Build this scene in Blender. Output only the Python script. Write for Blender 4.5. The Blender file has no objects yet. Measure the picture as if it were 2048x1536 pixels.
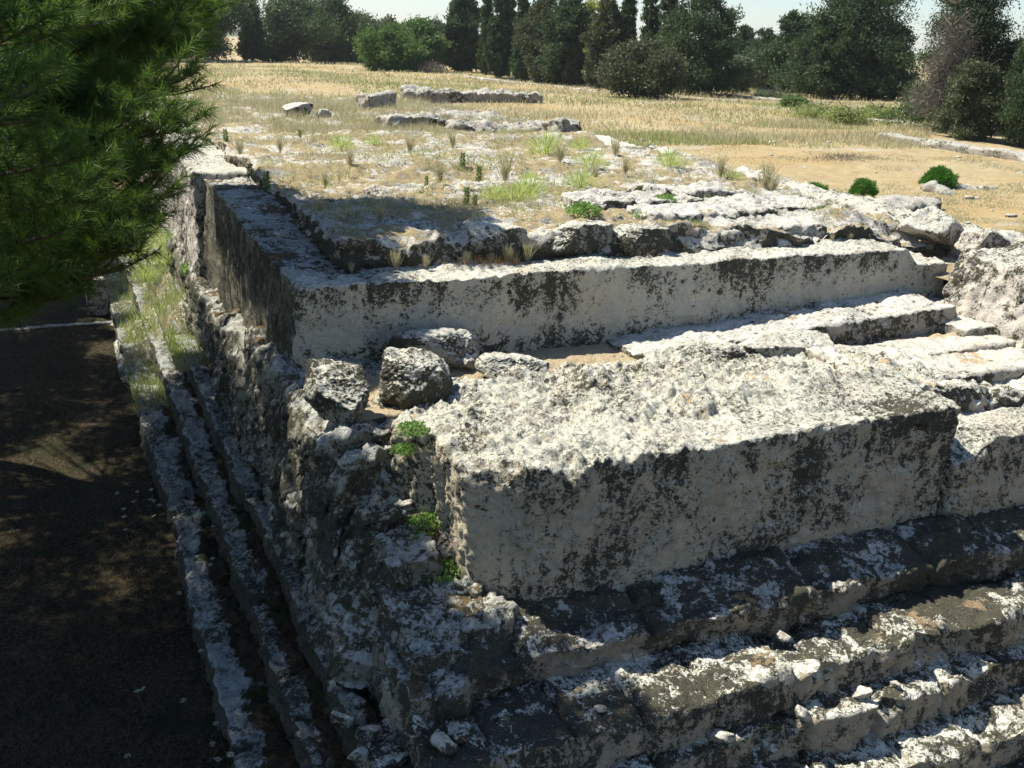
import bpy, math, random
import numpy as np
from mathutils import Matrix, Vector
random.seed(7); RS = np.random.RandomState(11)
S = bpy.context.scene
col = bpy.data.collections.new("Scene"); S.collection.children.link(col)
# ------------------------------------------------------------------ camera
F, PW = 1963.0, 2048.0
CAM = np.array([0.0, 0.0, 9.35])
p_, r_, w_ = map(math.radians, (19.2, 2.1, 24.4))
fw = np.array([math.sin(w_)*math.cos(p_), math.cos(w_)*math.cos(p_), -math.sin(p_)])
rt = np.array([math.cos(w_), -math.sin(w_), 0]); up = np.cross(rt, fw)
R_ = rt*math.cos(r_)+up*math.sin(r_); U_ = -rt*math.sin(r_)+up*math.cos(r_)
cd = bpy.data.cameras.new("Camera"); cam = bpy.data.objects.new("Camera", cd); col.objects.link(cam)
cd.sensor_width = 36; cd.lens = 36*F/PW; cd.clip_start = 0.05; cd.clip_end = 6000
cam.matrix_world = Matrix(((R_[0], U_[0], -fw[0], CAM[0]), (R_[1], U_[1], -fw[1], CAM[1]), (R_[2], U_[2], -fw[2], CAM[2]), (0, 0, 0, 1)))
S.camera = cam
# ------------------------------------------------------------------ light
SUN = np.array([-0.47, 0.46, 1.0]); SUN /= np.linalg.norm(SUN)
el = math.asin(SUN[2]); az = math.atan2(SUN[0], SUN[1])
wd = bpy.data.worlds.new("World"); S.world = wd; wd.use_nodes = True
nt = wd.node_tree; sky = nt.nodes.new("ShaderNodeTexSky"); sky.sky_type = 'NISHITA'; sky.sun_disc = False
sky.sun_elevation = el; sky.sun_rotation = az; sky.air_density = 1.0; sky.dust_density = 0.3; sky.ozone_density = 4.0
bg = nt.nodes["Background"]; nt.links.new(sky.outputs[0], bg.inputs[0]); bg.inputs[1].default_value = 0.092
sl = bpy.data.lights.new("Sun", 'SUN'); sl.energy = 5.0; sl.angle = math.radians(0.55); sl.color = (1.0, 0.945, 0.83)
so = bpy.data.objects.new("Sun", sl); col.objects.link(so)
so.rotation_euler = Vector(SUN).to_track_quat('Z', 'Y').to_euler()
S.view_settings.view_transform = 'Standard'; S.view_settings.look = 'None'; S.view_settings.gamma = 1
S.view_settings.use_curve_mapping = False; S.view_settings.exposure = 0.78
S.cycles.max_bounces = 6; S.cycles.diffuse_bounces = 3; S.cycles.transparent_max_bounces = 8
# ------------------------------------------------------------------ noise (vectorised)
def _h(ix, iy, iz, seed):
    h = (ix.astype(np.int64)*374761393 + iy.astype(np.int64)*668265263 + iz.astype(np.int64)*2147483647 + seed*974634777) & 0xffffffff
    h = ((h ^ (h >> 13))*1274126177) & 0xffffffff
    h = ((h ^ (h >> 16))*2246822519) & 0xffffffff
    return ((h ^ (h >> 15)) & 0xffffff)/float(0xffffff)
def vn(p, seed=0):
    i = np.floor(p); f = p-i; f = f*f*f*(f*(f*6-15)+10); i = i.astype(np.int64)
    x, y, z = i[:, 0], i[:, 1], i[:, 2]; u, v, w = f[:, 0], f[:, 1], f[:, 2]
    def L(a, b, t): return a+(b-a)*t
    a = L(L(_h(x, y, z, seed), _h(x+1, y, z, seed), u), L(_h(x, y+1, z, seed), _h(x+1, y+1, z, seed), u), v)
    b = L(L(_h(x, y, z+1, seed), _h(x+1, y, z+1, seed), u), L(_h(x, y+1, z+1, seed), _h(x+1, y+1, z+1, seed), u), v)
    return L(a, b, w)*2-1
def fbm(p, sc, oc=4, seed=0, rough=.5):
    p = np.asarray(p, float)*sc; a = 1; s = 0; t = 0
    for o in range(oc):
        s = s+a*vn(p+o*17.3, seed+o); t += a; a *= rough; p = p*2.03
    return s/t*1.6
def xyz(x, y, z=0): return np.stack([x, y, np.zeros_like(x)+z], -1)
def sst(a, b, x):
    t = np.clip((x-a)/(b-a), 0, 1); return t*t*(3-2*t)
# ------------------------------------------------------------------ mesh / object helpers
def mk(name, v, polys, mat, parent=None, base=None, smooth=True, attr=None, mats=None, midx=None):
    """polys: (n,k) int array or list of such arrays"""
    if base is not None: v = v-np.array(base)
    if isinstance(polys, np.ndarray): polys = [polys]
    me = bpy.data.meshes.new(name)
    n = len(v); me.vertices.add(n); me.vertices.foreach_set("co", np.asarray(v, np.float32).ravel())
    loops = np.concatenate([q.ravel() for q in polys]).astype(np.int32)
    tot = np.concatenate([np.full(len(q), q.shape[1]) for q in polys]).astype(np.int32)
    st = np.concatenate([[0], np.cumsum(tot)[:-1]]).astype(np.int32)
    me.loops.add(len(loops)); me.loops.foreach_set("vertex_index", loops)
    me.polygons.add(len(tot)); me.polygons.foreach_set("loop_start", st); me.polygons.foreach_set("loop_total", tot)
    me.polygons.foreach_set("use_smooth", np.full(len(tot), smooth))
    if attr is not None:
        a = me.attributes.new("tone", 'FLOAT', 'POINT'); a.data.foreach_set("value", np.asarray(attr, np.float32))
    me.update(calc_edges=True)
    for m in (mats or [mat]): me.materials.append(m)
    if midx is not None: me.polygons.foreach_set("material_index", midx.astype(np.int32))
    o = bpy.data.objects.new(name, me); col.objects.link(o)
    if parent is not None: o.parent = parent
    elif base is not None: o.location = base
    return o
def tag(o, label=None, cat=None, group=None, kind=None):
    if label: o['label'] = label
    if cat: o['category'] = cat
    if group: o['group'] = group
    if kind: o['kind'] = kind
    return o
def thing(name, base, label, cat, group=None):
    o = bpy.data.objects.new(name, None); col.objects.link(o); o.location = base; o.empty_display_size = .2
    return tag(o, label, cat, group)
def copytree(o, loc, rz=0, sc=1.0, label=None, lean=0):
    c = o.copy(); col.objects.link(c); c.location = loc; c.rotation_euler = (lean, 0, rz); c.scale = (sc, sc, sc)
    if label: c['label'] = label
    for ch in list(o.children):
        d = ch.copy(); col.objects.link(d); d.parent = c
    return c
def gridfaces(nu, nv):
    i = np.arange((nu-1)*(nv-1)); a = (i//(nv-1))*nv+i % (nv-1)
    return np.stack([a, a+nv, a+nv+1, a+1], -1)
def weld(v, f):
    k = np.round(v, 4); u, idx, inv = np.unique(k, axis=0, return_index=True, return_inverse=True)
    return v[idx], inv.ravel()[f]
def lin(a, b, res): return np.linspace(a, b, max(2, int(round((b-a)/res))+1))
# ------------------------------------------------------------------ node helpers
class NT:
    def __init__(s, name):
        s.m = bpy.data.materials.new(name); s.m.use_nodes = True; s.t = s.m.node_tree
        s.t.nodes.clear(); s.out = s.t.nodes.new("ShaderNodeOutputMaterial")
        s.geo = s.t.nodes.new("ShaderNodeNewGeometry")
    def n(s, typ, ins=None, **kw):
        nd = s.t.nodes.new(typ)
        for k, v in kw.items(): setattr(nd, k, v)
        for k, v in (ins or {}).items(): s.set(nd.inputs[k], v)
        return nd
    def set(s, sock, v):
        if isinstance(v, bpy.types.NodeSocket): s.t.links.new(v, sock)
        elif isinstance(v, bpy.types.Node): s.t.links.new(v.outputs[0], sock)
        else: sock.default_value = v if not isinstance(v, tuple) or len(v) != 3 or sock.type != 'RGBA' else (*v, 1)
    def noise(s, sc, det=3, rough=.5, off=0, vec=None, dist=0):
        v = vec or s.geo.outputs['Position']
        if off:
            v = s.n("ShaderNodeVectorMath", {0: v, 1: (off, off*1.7, off*.6)}, operation='ADD').outputs[0]
        return s.n("ShaderNodeTexNoise", {'Vector': v, 'Scale': sc, 'Detail': det, 'Roughness': rough, 'Distortion': dist}).outputs['Fac']
    def m_(s, op, a, b=0.0, c=None, clamp=False):
        nd = s.t.nodes.new("ShaderNodeMath"); nd.operation = op; nd.use_clamp = clamp
        s.set(nd.inputs[0], a); s.set(nd.inputs[1], b)
        if c is not None: s.set(nd.inputs[2], c)
        return nd.outputs[0]
    def mr(s, x, a, b, c=0.0, d=1.0):
        return s.n("ShaderNodeMapRange", {'Value': x, 'From Min': a, 'From Max': b, 'To Min': c, 'To Max': d}, interpolation_type='SMOOTHSTEP').outputs[0]
    def mix(s, f, a, b):
        nd = s.t.nodes.new("ShaderNodeMix"); nd.data_type = 'RGBA'
        s.set(nd.inputs[0], f); s.set(nd.inputs[6], a); s.set(nd.inputs[7], b); return nd.outputs[2]
    def n_spk(s, g):
        a = s.noise(19*g**.5, 5, .74, off=8.3, dist=.3); b = s.noise(62, 3, .6, off=15.0)
        return s.m_('MULTIPLY_ADD', a, .72, s.m_('MULTIPLY', b, .28))
    def done(s, color, rough=.9, bump=None, bstr=.5, bdist=.02, spec=.2, trans=None):
        b = s.n("ShaderNodeBsdfPrincipled", {'Base Color': color, 'Roughness': rough, 'Specular IOR Level': spec})
        if bump is not None:
            bn = s.n("ShaderNodeBump", {'Height': bump, 'Strength': bstr, 'Distance': bdist}); s.t.links.new(bn.outputs[0], b.inputs['Normal'])
        if trans:
            tr = s.n("ShaderNodeBsdfTranslucent", {'Color': trans[1]})
            mx = s.n("ShaderNodeMixShader", {0: trans[0], 1: b.outputs[0], 2: tr.outputs[0]}); s.t.links.new(mx.outputs[0], s.out.inputs[0])
        else: s.t.links.new(b.outputs[0], s.out.inputs[0])
        return s.m
# ------------------------------------------------------------------ rock materials
def rockmat(name, dtop=.5, dside=.5, straw=.0, strawcol=(.40, .27, .13), light=(.72, .70, .59), wall=(.47, .43, .335), moss=0.0, zt=None, zamt=0.0, zb=None, zbamt=0.0, grain=1.0, darkc=(.036, .035, .026), greytop=.5, litter=False):
    t = NT(name); P = t.geo.outputs['Position']
    nz = t.n("ShaderNodeSeparateXYZ", {0: t.geo.outputs['Normal']}).outputs[2]
    pz = t.n("ShaderNodeSeparateXYZ", {0: P}).outputs[2]
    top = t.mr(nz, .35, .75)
    big = t.noise(.75, 3, .55); med = t.noise(5.5*grain, 5, .62, off=3.1, dist=.6); fine = t.noise(30*grain, 4, .62, off=8.3); mic = t.noise(95, 2, .5, off=1.3)
    v = t.m_('MULTIPLY_ADD', big, .62, t.m_('MULTIPLY_ADD', med, .62, t.n_spk(grain)))   # mean ~ .96
    ds = dside
    if zt is not None: ds = t.m_('ADD', ds, t.mr(pz, zt-1.0, zt, 0.0, zamt))
    if zb is not None: ds = t.m_('ADD', ds, t.mr(pz, zb+.4, zb-.05, 0.0, zbamt))
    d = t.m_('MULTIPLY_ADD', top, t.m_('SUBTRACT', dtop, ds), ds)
    vs = t.n("ShaderNodeVectorMath", {0: P, 1: (1, 1, .13)}, operation='MULTIPLY').outputs[0]
    stk_ = t.m_('MULTIPLY', t.m_('SUBTRACT', t.noise(4.5, 4, .6, vec=vs), .5), t.m_('MULTIPLY', t.m_('SUBTRACT', 1.0, top), .36))
    v = t.m_('ADD', v, stk_)
    cl_ = t.mr(t.noise(1.35, 3, .5, off=50, dist=1.2), .555, .585)       # places where the crust has flaked off cleanly
    d = t.m_('SUBTRACT', d, t.m_('MULTIPLY', cl_, t.m_('MULTIPLY', d, .36)))
    th = t.m_('SUBTRACT', 1.37, t.m_('MULTIPLY', d, .5))
    dk = t.mr(t.m_('SUBTRACT', v, th), -.022, .024)
    crust = t.m_('MULTIPLY', t.mr(t.m_('SUBTRACT', v, th), -.11, -.02), .42)
    # base stone
    s1 = t.noise(1.7, 4, .6, off=5.5); s2 = t.noise(14, 4, .6, off=2.2)
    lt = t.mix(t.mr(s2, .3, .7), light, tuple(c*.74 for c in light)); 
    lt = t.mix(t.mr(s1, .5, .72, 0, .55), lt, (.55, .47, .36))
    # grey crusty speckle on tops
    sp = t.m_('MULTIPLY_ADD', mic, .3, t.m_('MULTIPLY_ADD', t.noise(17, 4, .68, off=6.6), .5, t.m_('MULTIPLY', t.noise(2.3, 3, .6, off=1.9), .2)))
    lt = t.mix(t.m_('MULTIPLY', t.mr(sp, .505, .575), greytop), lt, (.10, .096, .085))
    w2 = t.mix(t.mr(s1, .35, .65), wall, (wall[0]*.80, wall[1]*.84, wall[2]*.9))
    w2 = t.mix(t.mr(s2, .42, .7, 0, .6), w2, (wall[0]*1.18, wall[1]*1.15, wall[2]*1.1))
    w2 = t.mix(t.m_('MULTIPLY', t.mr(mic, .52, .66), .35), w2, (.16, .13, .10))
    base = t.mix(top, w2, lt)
    dc = t.mix(t.mr(mic, .4, .65), darkc, (darkc[0]*3.2, darkc[1]*3.1, darkc[2]*3.0))
    base = t.mix(crust, base, (.25, .24, .19))
    c = t.mix(dk, base, dc)
    hv_ = t.n("ShaderNodeTexVoronoi", {'Vector': P, 'Scale': 2.1, 'Randomness': 1.0}).outputs['Distance']
    hole = t.mr(hv_, .105, .07)
    c = t.mix(t.m_('MULTIPLY', hole, .85), c, (.05, .042, .03))
    if moss:
        c = t.mix(t.m_('MULTIPLY', t.mr(t.noise(2.4, 4, .6, off=12), .55, .65), moss), c, (.035, .045, .015))
    if straw:
        sv = t.m_('MULTIPLY_ADD', t.noise(1.1, 4, .6, off=21), .7, t.m_('MULTIPLY', t.noise(9, 3, .6, off=4), .3))
        sm = t.m_('MULTIPLY', t.mr(sv, .62-straw*.25, .66-straw*.25), t.mr(nz, .72, .9))
        sc = t.mix(t.mr(t.noise(40, 3, .6, off=2), .35, .65), strawcol, tuple(k*.55 for k in strawcol))
        c = t.mix(sm, c, sc)
    if litter:
        at = t.n("ShaderNodeAttribute", attribute_name="tone").outputs['Fac']
        lm = t.m_('MULTIPLY', t.mr(t.m_('MULTIPLY_ADD', t.m_('MULTIPLY_ADD', t.noise(.9, 3, .6, off=41), .7, t.m_('MULTIPLY', t.noise(8, 4, .65, off=43), .3)), 1.9, at), 1.32, 1.42), t.mr(nz, .5, .8))
        lc = t.mix(t.mr(t.noise(35, 4, .7, off=2), .35, .7), (.022, .018, .011), (.10, .068, .036)); lc = t.mix(t.mr(t.noise(1.5, 3, .6, off=45), .5, .6), lc, (.03, .038, .016))
        c = t.mix(lm, c, lc)
    pit = t.n("ShaderNodeTexVoronoi", {'Vector': P, 'Scale': 13.0}).outputs['Distance']
    h = t.m_('MULTIPLY_ADD', fine, .8, t.m_('MULTIPLY_ADD', mic, .35, t.m_('MULTIPLY_ADD', med, 1.0, t.m_('MULTIPLY', t.mr(pit, 0, .35), .35))))
    h = t.m_('SUBTRACT', h, t.m_('MULTIPLY', hole, 1.6))
    return t.done(c, .95, h, .9, .035, .1)
M_white = rockmat("limestone_white", .28, .60, straw=.10, strawcol=(.55, .40, .22), wall=(.45, .39, .31), greytop=.6)
M_front = rockmat("limestone_front_block", .34, .42, straw=.05, strawcol=(.55, .40, .22), light=(.68, .66, .55), wall=(.52, .445, .32), zt=4.6, zamt=.12, greytop=.85, grain=1.7)
M_rear = rockmat("limestone_rear_block", .28, .19, straw=.10, strawcol=(.40, .24, .11), light=(.68, .665, .56), wall=(.55, .505, .40), zt=5.6, zamt=.36, zb=4.4, zbamt=.35, greytop=.85, grain=1.6)
M_tier = rockmat("limestone_tier", .30, .62, straw=.60, strawcol=(.40, .325, .185), light=(.60, .575, .51), wall=(.42, .36, .28), zb=5.7, zbamt=.3)
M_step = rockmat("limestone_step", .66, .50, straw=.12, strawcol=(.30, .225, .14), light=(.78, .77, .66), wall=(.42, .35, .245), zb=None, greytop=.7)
M_stepL = rockmat("limestone_shaded_step", .42, .70, straw=.0, strawcol=(.045, .032, .018), light=(.37, .39, .36), wall=(.075, .062, .042), moss=.35, greytop=.7, litter=True)  # darker copy of the step stone, tree shade put into its colour
M_rough = rockmat("limestone_rough", .42, .60, straw=.40, strawcol=(.16, .115, .065), light=(.50, .50, .45), wall=(.26, .235, .17), moss=.3)  # rough mossy rock, tone also lowered to carry some tree shade
M_kerb = rockmat("old_kerb_stone", .30, .38, light=(.50, .48, .42), wall=(.36, .32, .26))
M_foot = rockmat("limestone_foot_ledge", .30, .58, light=(.66, .64, .57), wall=(.42, .38, .31), straw=.1)
M_shelf = rockmat("limestone_shelf", .70, .58, light=(.62, .60, .54), wall=(.33, .27, .20), straw=.05)
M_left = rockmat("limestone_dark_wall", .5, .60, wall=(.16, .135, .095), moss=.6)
def littermat():
    t = NT("leaf_litter"); n = t.noise(22, 4, .7); m = t.noise(2.2, 3, .6, off=5)
    c = t.mix(t.mr(n, .35, .7), (.030, .022, .013), (.12, .075, .038)); c = t.mix(t.mr(m, .5, .62), c, t.mix(t.mr(n, .35, .7), (.02, .026, .012), (.05, .06, .025)))
    return t.done(c, .95, n, .9, .03, .05)
M_litter = littermat()
M_bould = rockmat("boulder_stone", .34, .60, grain=1.5, wall=(.36, .34, .28), greytop=.6)
M_side = rockmat("limestone_side_block", .34, .46, light=(.64, .62, .53), wall=(.60, .53, .45), greytop=.45)
M_slab = rockmat("pale_slab_stone", .22, .45, straw=.25, strawcol=(.55, .42, .26), light=(.66, .62, .53))
# ------------------------------------------------------------------ rounded rock box
def rockgeo(xs, ys, zs, r0=.05, r1=.2, amp=(.06, .03, .012), seed=0, topfn=None, warp=None, faces="tfblr", rn=1.3):
    lo = np.array([xs[0], ys[0], zs[0]]); hi = np.array([xs[-1], ys[-1], zs[-1]])
    V = []; Fc = []; n0 = 0
    def add(A, B, fn, flip):
        nonlocal n0
        a, b = np.meshgrid(A, B, indexing='ij'); v = fn(a.ravel(), b.ravel()); f = gridfaces(len(A), len(B))
        if flip: f = f[:, ::-1]
        V.append(v); Fc.append(f+n0); n0 += len(v)
    if 't' in faces: add(xs, ys, lambda a, b: xyz(a, b, hi[2]), False)
    if 'f' in faces: add(xs, zs, lambda a, b: np.stack([a, a*0+lo[1], b], -1), False)
    if 'b' in faces: add(xs, zs, lambda a, b: np.stack([a, a*0+hi[1], b], -1), True)
    if 'l' in faces: add(ys, zs, lambda a, b: np.stack([a*0+lo[0], a, b], -1), True)
    if 'r' in faces: add(ys, zs, lambda a, b: np.stack([a*0+hi[0], a, b], -1), False)
    v, f = weld(np.concatenate(V), np.concatenate(Fc))
    e = fbm(v, rn, 3, seed+50); r = (r0+(r1-r0)*np.clip(e, 0, 1)**1.3)[:, None]
    l2 = lo+r; h2 = hi-r; l2[:, 2] = lo[2]-1
    inner = np.clip(v, l2, h2); d = v-inner; L = np.linalg.norm(d, axis=1, keepdims=True); n = d/np.maximum(L, 1e-6)
    q = inner+n*r
    s = fbm(q, .9, 3, seed)*amp[0]+fbm(q, 4.3, 4, seed+9, .55)*amp[1]+fbm(q, 17, 3, seed+20, .6)*amp[2]
    q = q+n*s[:, None]
    q[:, :2] += np.stack([fbm(q, 6, 2, seed+31), fbm(q, 6, 2, seed+37)], -1)*amp[1]*.5
    if topfn is not None:
        k = sst(lo[2], hi[2], v[:, 2])
        q[:, 2] += topfn(q[:, 0], q[:, 1])*k
    if warp is not None: q = warp(q)
    return q, f
def rockbox(name, mat, parent, base, xr, yr, zr, res=.04, attrfn=None, **kw):
    xs = lin(*xr, res) if len(xr) == 2 else np.asarray(xr); ys = lin(*yr, res) if len(yr) == 2 else np.asarray(yr)
    q, f = rockgeo(xs, ys, lin(*zr, res), **kw)
    return mk(name, q, f, mat, parent, base, attr=attrfn(q) if attrfn else None)
def heightpatch(name, mat, parent, base, xs, ys, fn, attr=None):
    a, b = np.meshgrid(xs, ys, indexing='ij'); a = a.ravel(); b = b.ravel()
    v = xyz(a, b, fn(a, b)); return mk(name, v, gridfaces(len(xs), len(ys)), mat, parent, base)
def geospace(a, b, r0, g):
    o = [a]; r = r0
    while o[-1] < b: o.append(o[-1]+r); r *= g
    o[-1] = b; return np.array(o)
# ------------------------------------------------------------------ terrain
def leftfloor(x, y): return sst(44, 75, y)*5.4+sst(3, -20, x)*0+fbm(xyz(x, y), .25, 3, 3)*.12*sst(5, 12, y+8)
def terr(x, y):
    far = 5.3+sst(30, 60, y)*.35+fbm(xyz(x, y), .06, 3, 5)*.35+fbm(xyz(x, y), .5, 3, 6)*.05
    far = far - sst(60, 300, np.hypot(x, y))*1.2
    pit = fbm(xyz(x, y), .5, 3, 3)*.06
    k = sst(40, 70, y-x*.0)                       # pit closes far back
    kx = sst(16.5, 20.5, x)                       # the far side of the ruin: field level
    kk = np.maximum(k, kx*sst(-5, 14, y))
    kk = np.maximum(kk, kx)
    kk = np.maximum(kk, sst(-9, -16, x)*.55)
    return pit*(1-kk)+far*kk
xs = np.unique(np.concatenate([-geospace(0, 900, .35, 1.045)[::-1], geospace(0, 2500, .35, 1.03)]))
ys = np.unique(np.concatenate([-geospace(0, 300, 1.0, 1.2)[::-1], geospace(0, 2200, .35, 1.018)]))
def groundmat():
    t = NT("dry_ground"); P = t.geo.outputs['Position']
    sp = t.n("ShaderNodeSeparateXYZ", {0: P}); x, y = sp.outputs[0], sp.outputs[1]
    a = t.noise(.16, 4, .6); b = t.noise(1.2, 5, .65, off=4); c = t.noise(16, 4, .6, off=9); st = t.noise(60, 3, .6, off=2)
    field = t.mix(t.mr(b, .35, .65), (.42, .345, .20), (.33, .265, .155))
    field = t.mix(t.mr(c, .4, .7, 0, .5), field, (.52, .43, .26))
    field = t.mix(t.mr(t.noise(3.2, 5, .7, off=33), .50, .62, 0, .65), field, (.30, .215, .115))
    field = t.mix(t.mr(t.noise(.8, 4, .65, off=37), .52, .64, 0, .5), field, (.34, .31, .17))
    field = t.mix(t.mr(a, .45, .62, 0, .6), field, (.36, .25, .11))
    field = t.mix(t.m_('MULTIPLY', t.mr(st, .5, .65), .35), field, (.22, .14, .06))
    # bare pale rock showing through
    rk = t.m_('MULTIPLY_ADD', t.noise(.35, 3, .6, off=31), .6, t.m_('MULTIPLY', t.noise(2.6, 4, .65, off=13), .4))
    field = t.mix(t.mr(rk, .585, .61), field, t.mix(t.mr(c, .4, .6), (.50, .47, .40), (.27, .25, .21)))
    # litter on the shaded floor, its albedo lowered to carry some canopy shade
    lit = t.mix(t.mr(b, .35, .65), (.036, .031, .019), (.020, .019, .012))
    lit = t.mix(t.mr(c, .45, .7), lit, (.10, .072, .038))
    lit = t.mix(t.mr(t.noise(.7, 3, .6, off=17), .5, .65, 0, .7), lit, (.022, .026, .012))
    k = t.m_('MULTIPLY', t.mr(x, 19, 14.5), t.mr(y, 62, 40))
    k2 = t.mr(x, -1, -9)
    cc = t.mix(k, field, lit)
    red = t.mr(t.m_('MULTIPLY_ADD', y, .0, t.noise(.09, 2, .5, off=7)), .55, .65, 0, .0)
    return t.done(cc, .95, t.m_('MULTIPLY_ADD', c, 1.0, st), .7, .03, .05)
M_ground = groundmat()
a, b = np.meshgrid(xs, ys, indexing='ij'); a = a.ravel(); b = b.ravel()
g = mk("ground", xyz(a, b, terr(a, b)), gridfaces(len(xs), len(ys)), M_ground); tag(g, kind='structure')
# far hills
def hillm():
    t = NT("far_hill"); n = t.noise(.02, 4, .6)
    return t.done(t.mix(t.mr(n, .4, .6), (.10, .13, .07), (.24, .22, .15)), .95)
xs = np.linspace(-300, 2600, 160); ys = np.linspace(900, 1700, 24)
def hf(x, y): return 3+15*np.exp(-((y-1300)/160)**2)*(.8+.5*fbm(xyz(x, y), .004, 4, 8))
o = heightpatch("hills", hillm(), None, None, xs, ys, hf); tag(o, kind='structure')
# ------------------------------------------------------------------ THE ALTAR RUIN
RB = (8.0, 12.0, 0.0)
ruin = thing("ruined_stone_altar", RB, "huge ruined rock-cut altar of pale lichen-spotted limestone, blocks rising from rows of steps", "ruin")
# stepped courses round the corner: nosing Y in front (Yk), nosing X at left (Xk), top z
courses = [(0.45, 6.0, 0.88), (0.55, 6.45, 1.24), (1.05, 7.02, 1.93), (1.55, 7.6, 2.42), (2.05, 7.95, 2.86)]
def stepwarp(seed, tilt):
    def w(q):
        q = q.copy()
        q[:, 0] -= np.clip(q[:, 1]-10, 0, 40)*.018*np.clip((6-q[:, 0])/4, 0, 1)
        q[:, 0] += fbm(np.stack([q[:, 0]*0+seed, q[:, 1]*.35, q[:, 2]*0], -1), 1, 3, seed)*.05
        q[:, 1] += fbm(np.stack([q[:, 0]*.45, q[:, 1]*0, q[:, 2]*0+seed], -1), 1, 3, seed+3)*.10
        return q
    return w
def jt(seed, step=1.0, amp=.05):          # separate blocks of a course: small level changes, cut joints, missing chunks
    def f(x, y):
        u = np.where(y > 10.5, y, x); k = u/step+fbm(xyz(u, u*0, seed), .3, 1, seed)*.4; i = np.floor(k); fr = np.abs(k-i-.5)*2
        lv = _h(i.astype(np.int64), (i*0).astype(np.int64), (i*0+seed).astype(np.int64), seed)
        gap = -sst(.90, 1.0, fr)*.12
        miss = -np.clip(fbm(xyz(x*.8, y*1.6, seed), 1.2, 3, seed+70)-.35, 0, 1)*.32
        return (lv-.5)*amp*2+gap+miss
    return f
def chunk(k):                              # each block of the course stands a little forward or back, with worn ends and broken corners
    w0 = stepwarp(k, 0)
    def w(q):
        u = q[:, 0]; kk = u/1.15+fbm(xyz(u, u*0, k), .3, 1, k)*.4; i = np.floor(kk).astype(np.int64); fr = np.abs(kk-i-.5)*2
        off = (_h(i, i*0+3, i*0+k, 5)-.5)*.10+sst(.86, 1.0, fr)*.07+np.clip(fbm(q*np.array([1, .4, 1.3]), 1.7, 3, k+400)-.36, 0, 1)*.30
        q = w0(q); q[:, 1] += off*sst(1.6, 0, q[:, 1]-courses[k+1][1]); return q
    return w
for k, (z, Y, X) in enumerate(courses[1:]):
    Xw = 1.3; Yd = 1.5
    zb = z-.62
    # front run
    rockbox("step", M_step, ruin, RB, (X, 18.5), (Y, Y+Yd+.4), (zb, z), res=.032 if k > 0 else .05, r0=.025, r1=.15, amp=(.035, .036, .02), seed=100+k, warp=chunk(k), faces="tfl", topfn=jt(k, 1.15, .05), rn=3.0)
    # left run
    yy = np.concatenate([lin(Y+Yd+.38, 20, .05), geospace(20.1, 46, .1, 1.02)])
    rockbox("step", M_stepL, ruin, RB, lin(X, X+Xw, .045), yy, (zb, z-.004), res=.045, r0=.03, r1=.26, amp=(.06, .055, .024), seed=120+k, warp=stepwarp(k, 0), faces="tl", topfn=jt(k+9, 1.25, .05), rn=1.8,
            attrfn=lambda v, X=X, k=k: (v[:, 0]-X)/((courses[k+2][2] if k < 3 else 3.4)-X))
# shelf under the front block
def shelf_top(x, y): return -.16*sst(9.6, 8.9, y)+jt(33, 1.7, .04)(x, y)
rockbox("shelf", M_shelf, ruin, RB, (3.2, 18.5), (8.78, 10.3), (1.7, 2.68), res=.032, r0=.12, r1=.35, amp=(.09, .06, .02), seed=140, topfn=shelf_top, faces="tfl", rn=1.4,
        warp=lambda q: np.stack([q[:, 0], q[:, 1]-(q[:, 2]-2.6)*.22, q[:, 2]], -1))
# rough natural rock between the shaded steps and the front block
def zL(y): return np.interp(y, [8.3, 9.0, 9.7, 10.5, 11.6, 12.3, 15.5, 18, 20.5, 25, 34], [2.25, 2.6, 2.68, 3.1, 3.85, 4.28, 4.33, 3.8, 3.5, 3.05, 2.8])
def rt1(x, y): return .10*fbm(xyz(x, y), 1.5, 4, 62, .6)+.08*np.abs(fbm(xyz(x, y), 3.6, 3, 63, .6))-.35*sst(.25, -.1, x-2.55+fbm(xyz(x, y), 1.3, 2, 66)*.25)
def rough(xr, yr, zr, seed, **k):
    a = dict(res=.036, r0=.14, r1=.40, amp=(.14, .09, .03), seed=seed, topfn=rt1, faces="tflrb", rn=1.8); a.update(k)
    rockbox("rough_ledge", M_rough, ruin, RB, xr, yr, zr, **a)
rough((2.62, 4.5), (12.0, 15.6), (1.6, 4.28), 61)
def flare(k, z1): return lambda q: np.stack([q[:, 0]-np.clip(z1-q[:, 2], 0, 2)*k*np.clip((4.0-q[:, 0])/1.0, 0, 1), q[:, 1]-np.clip(z1-q[:, 2], 0, 2)*.35*np.clip((q[:, 1].mean()-q[:, 1])/.6, 0, 1), q[:, 2]], -1)
rough((2.78, 4.3), (11.75, 12.6), (1.6, 3.92), 71, warp=flare(.15, 3.9))
rough((2.95, 4.3), (11.3, 12.2), (1.6, 3.45), 62, warp=flare(.30, 3.4))
rough((3.10, 4.3), (10.7, 11.8), (1.6, 3.16), 72, warp=flare(.40, 3.1))
rough((3.22, 4.3), (10.0, 11.3), (1.6, 2.96), 63, warp=flare(.40, 2.9))
rough((3.36, 4.4), (9.4, 10.7), (1.6, 2.80), 73, warp=flare(.35, 2.8))
lk = dict(r0=.05, r1=.24, amp=(.07, .06, .026))
rough((2.86, 3.6), (8.7, 12.9), (1.5, 2.46), 65, topfn=jt(12, 1.1, .05), **lk)
rough((3.00, 3.7), (9.1, 12.6), (1.5, 2.80), 75, topfn=lambda x, y: -.14*sst(10.4, 9.2, y)+jt(13, .9, .05)(x, y), **lk)
rough((3.13, 3.8), (10.3, 12.5), (1.5, 3.22), 76, topfn=jt(14, 1.0, .06), **lk)
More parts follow.
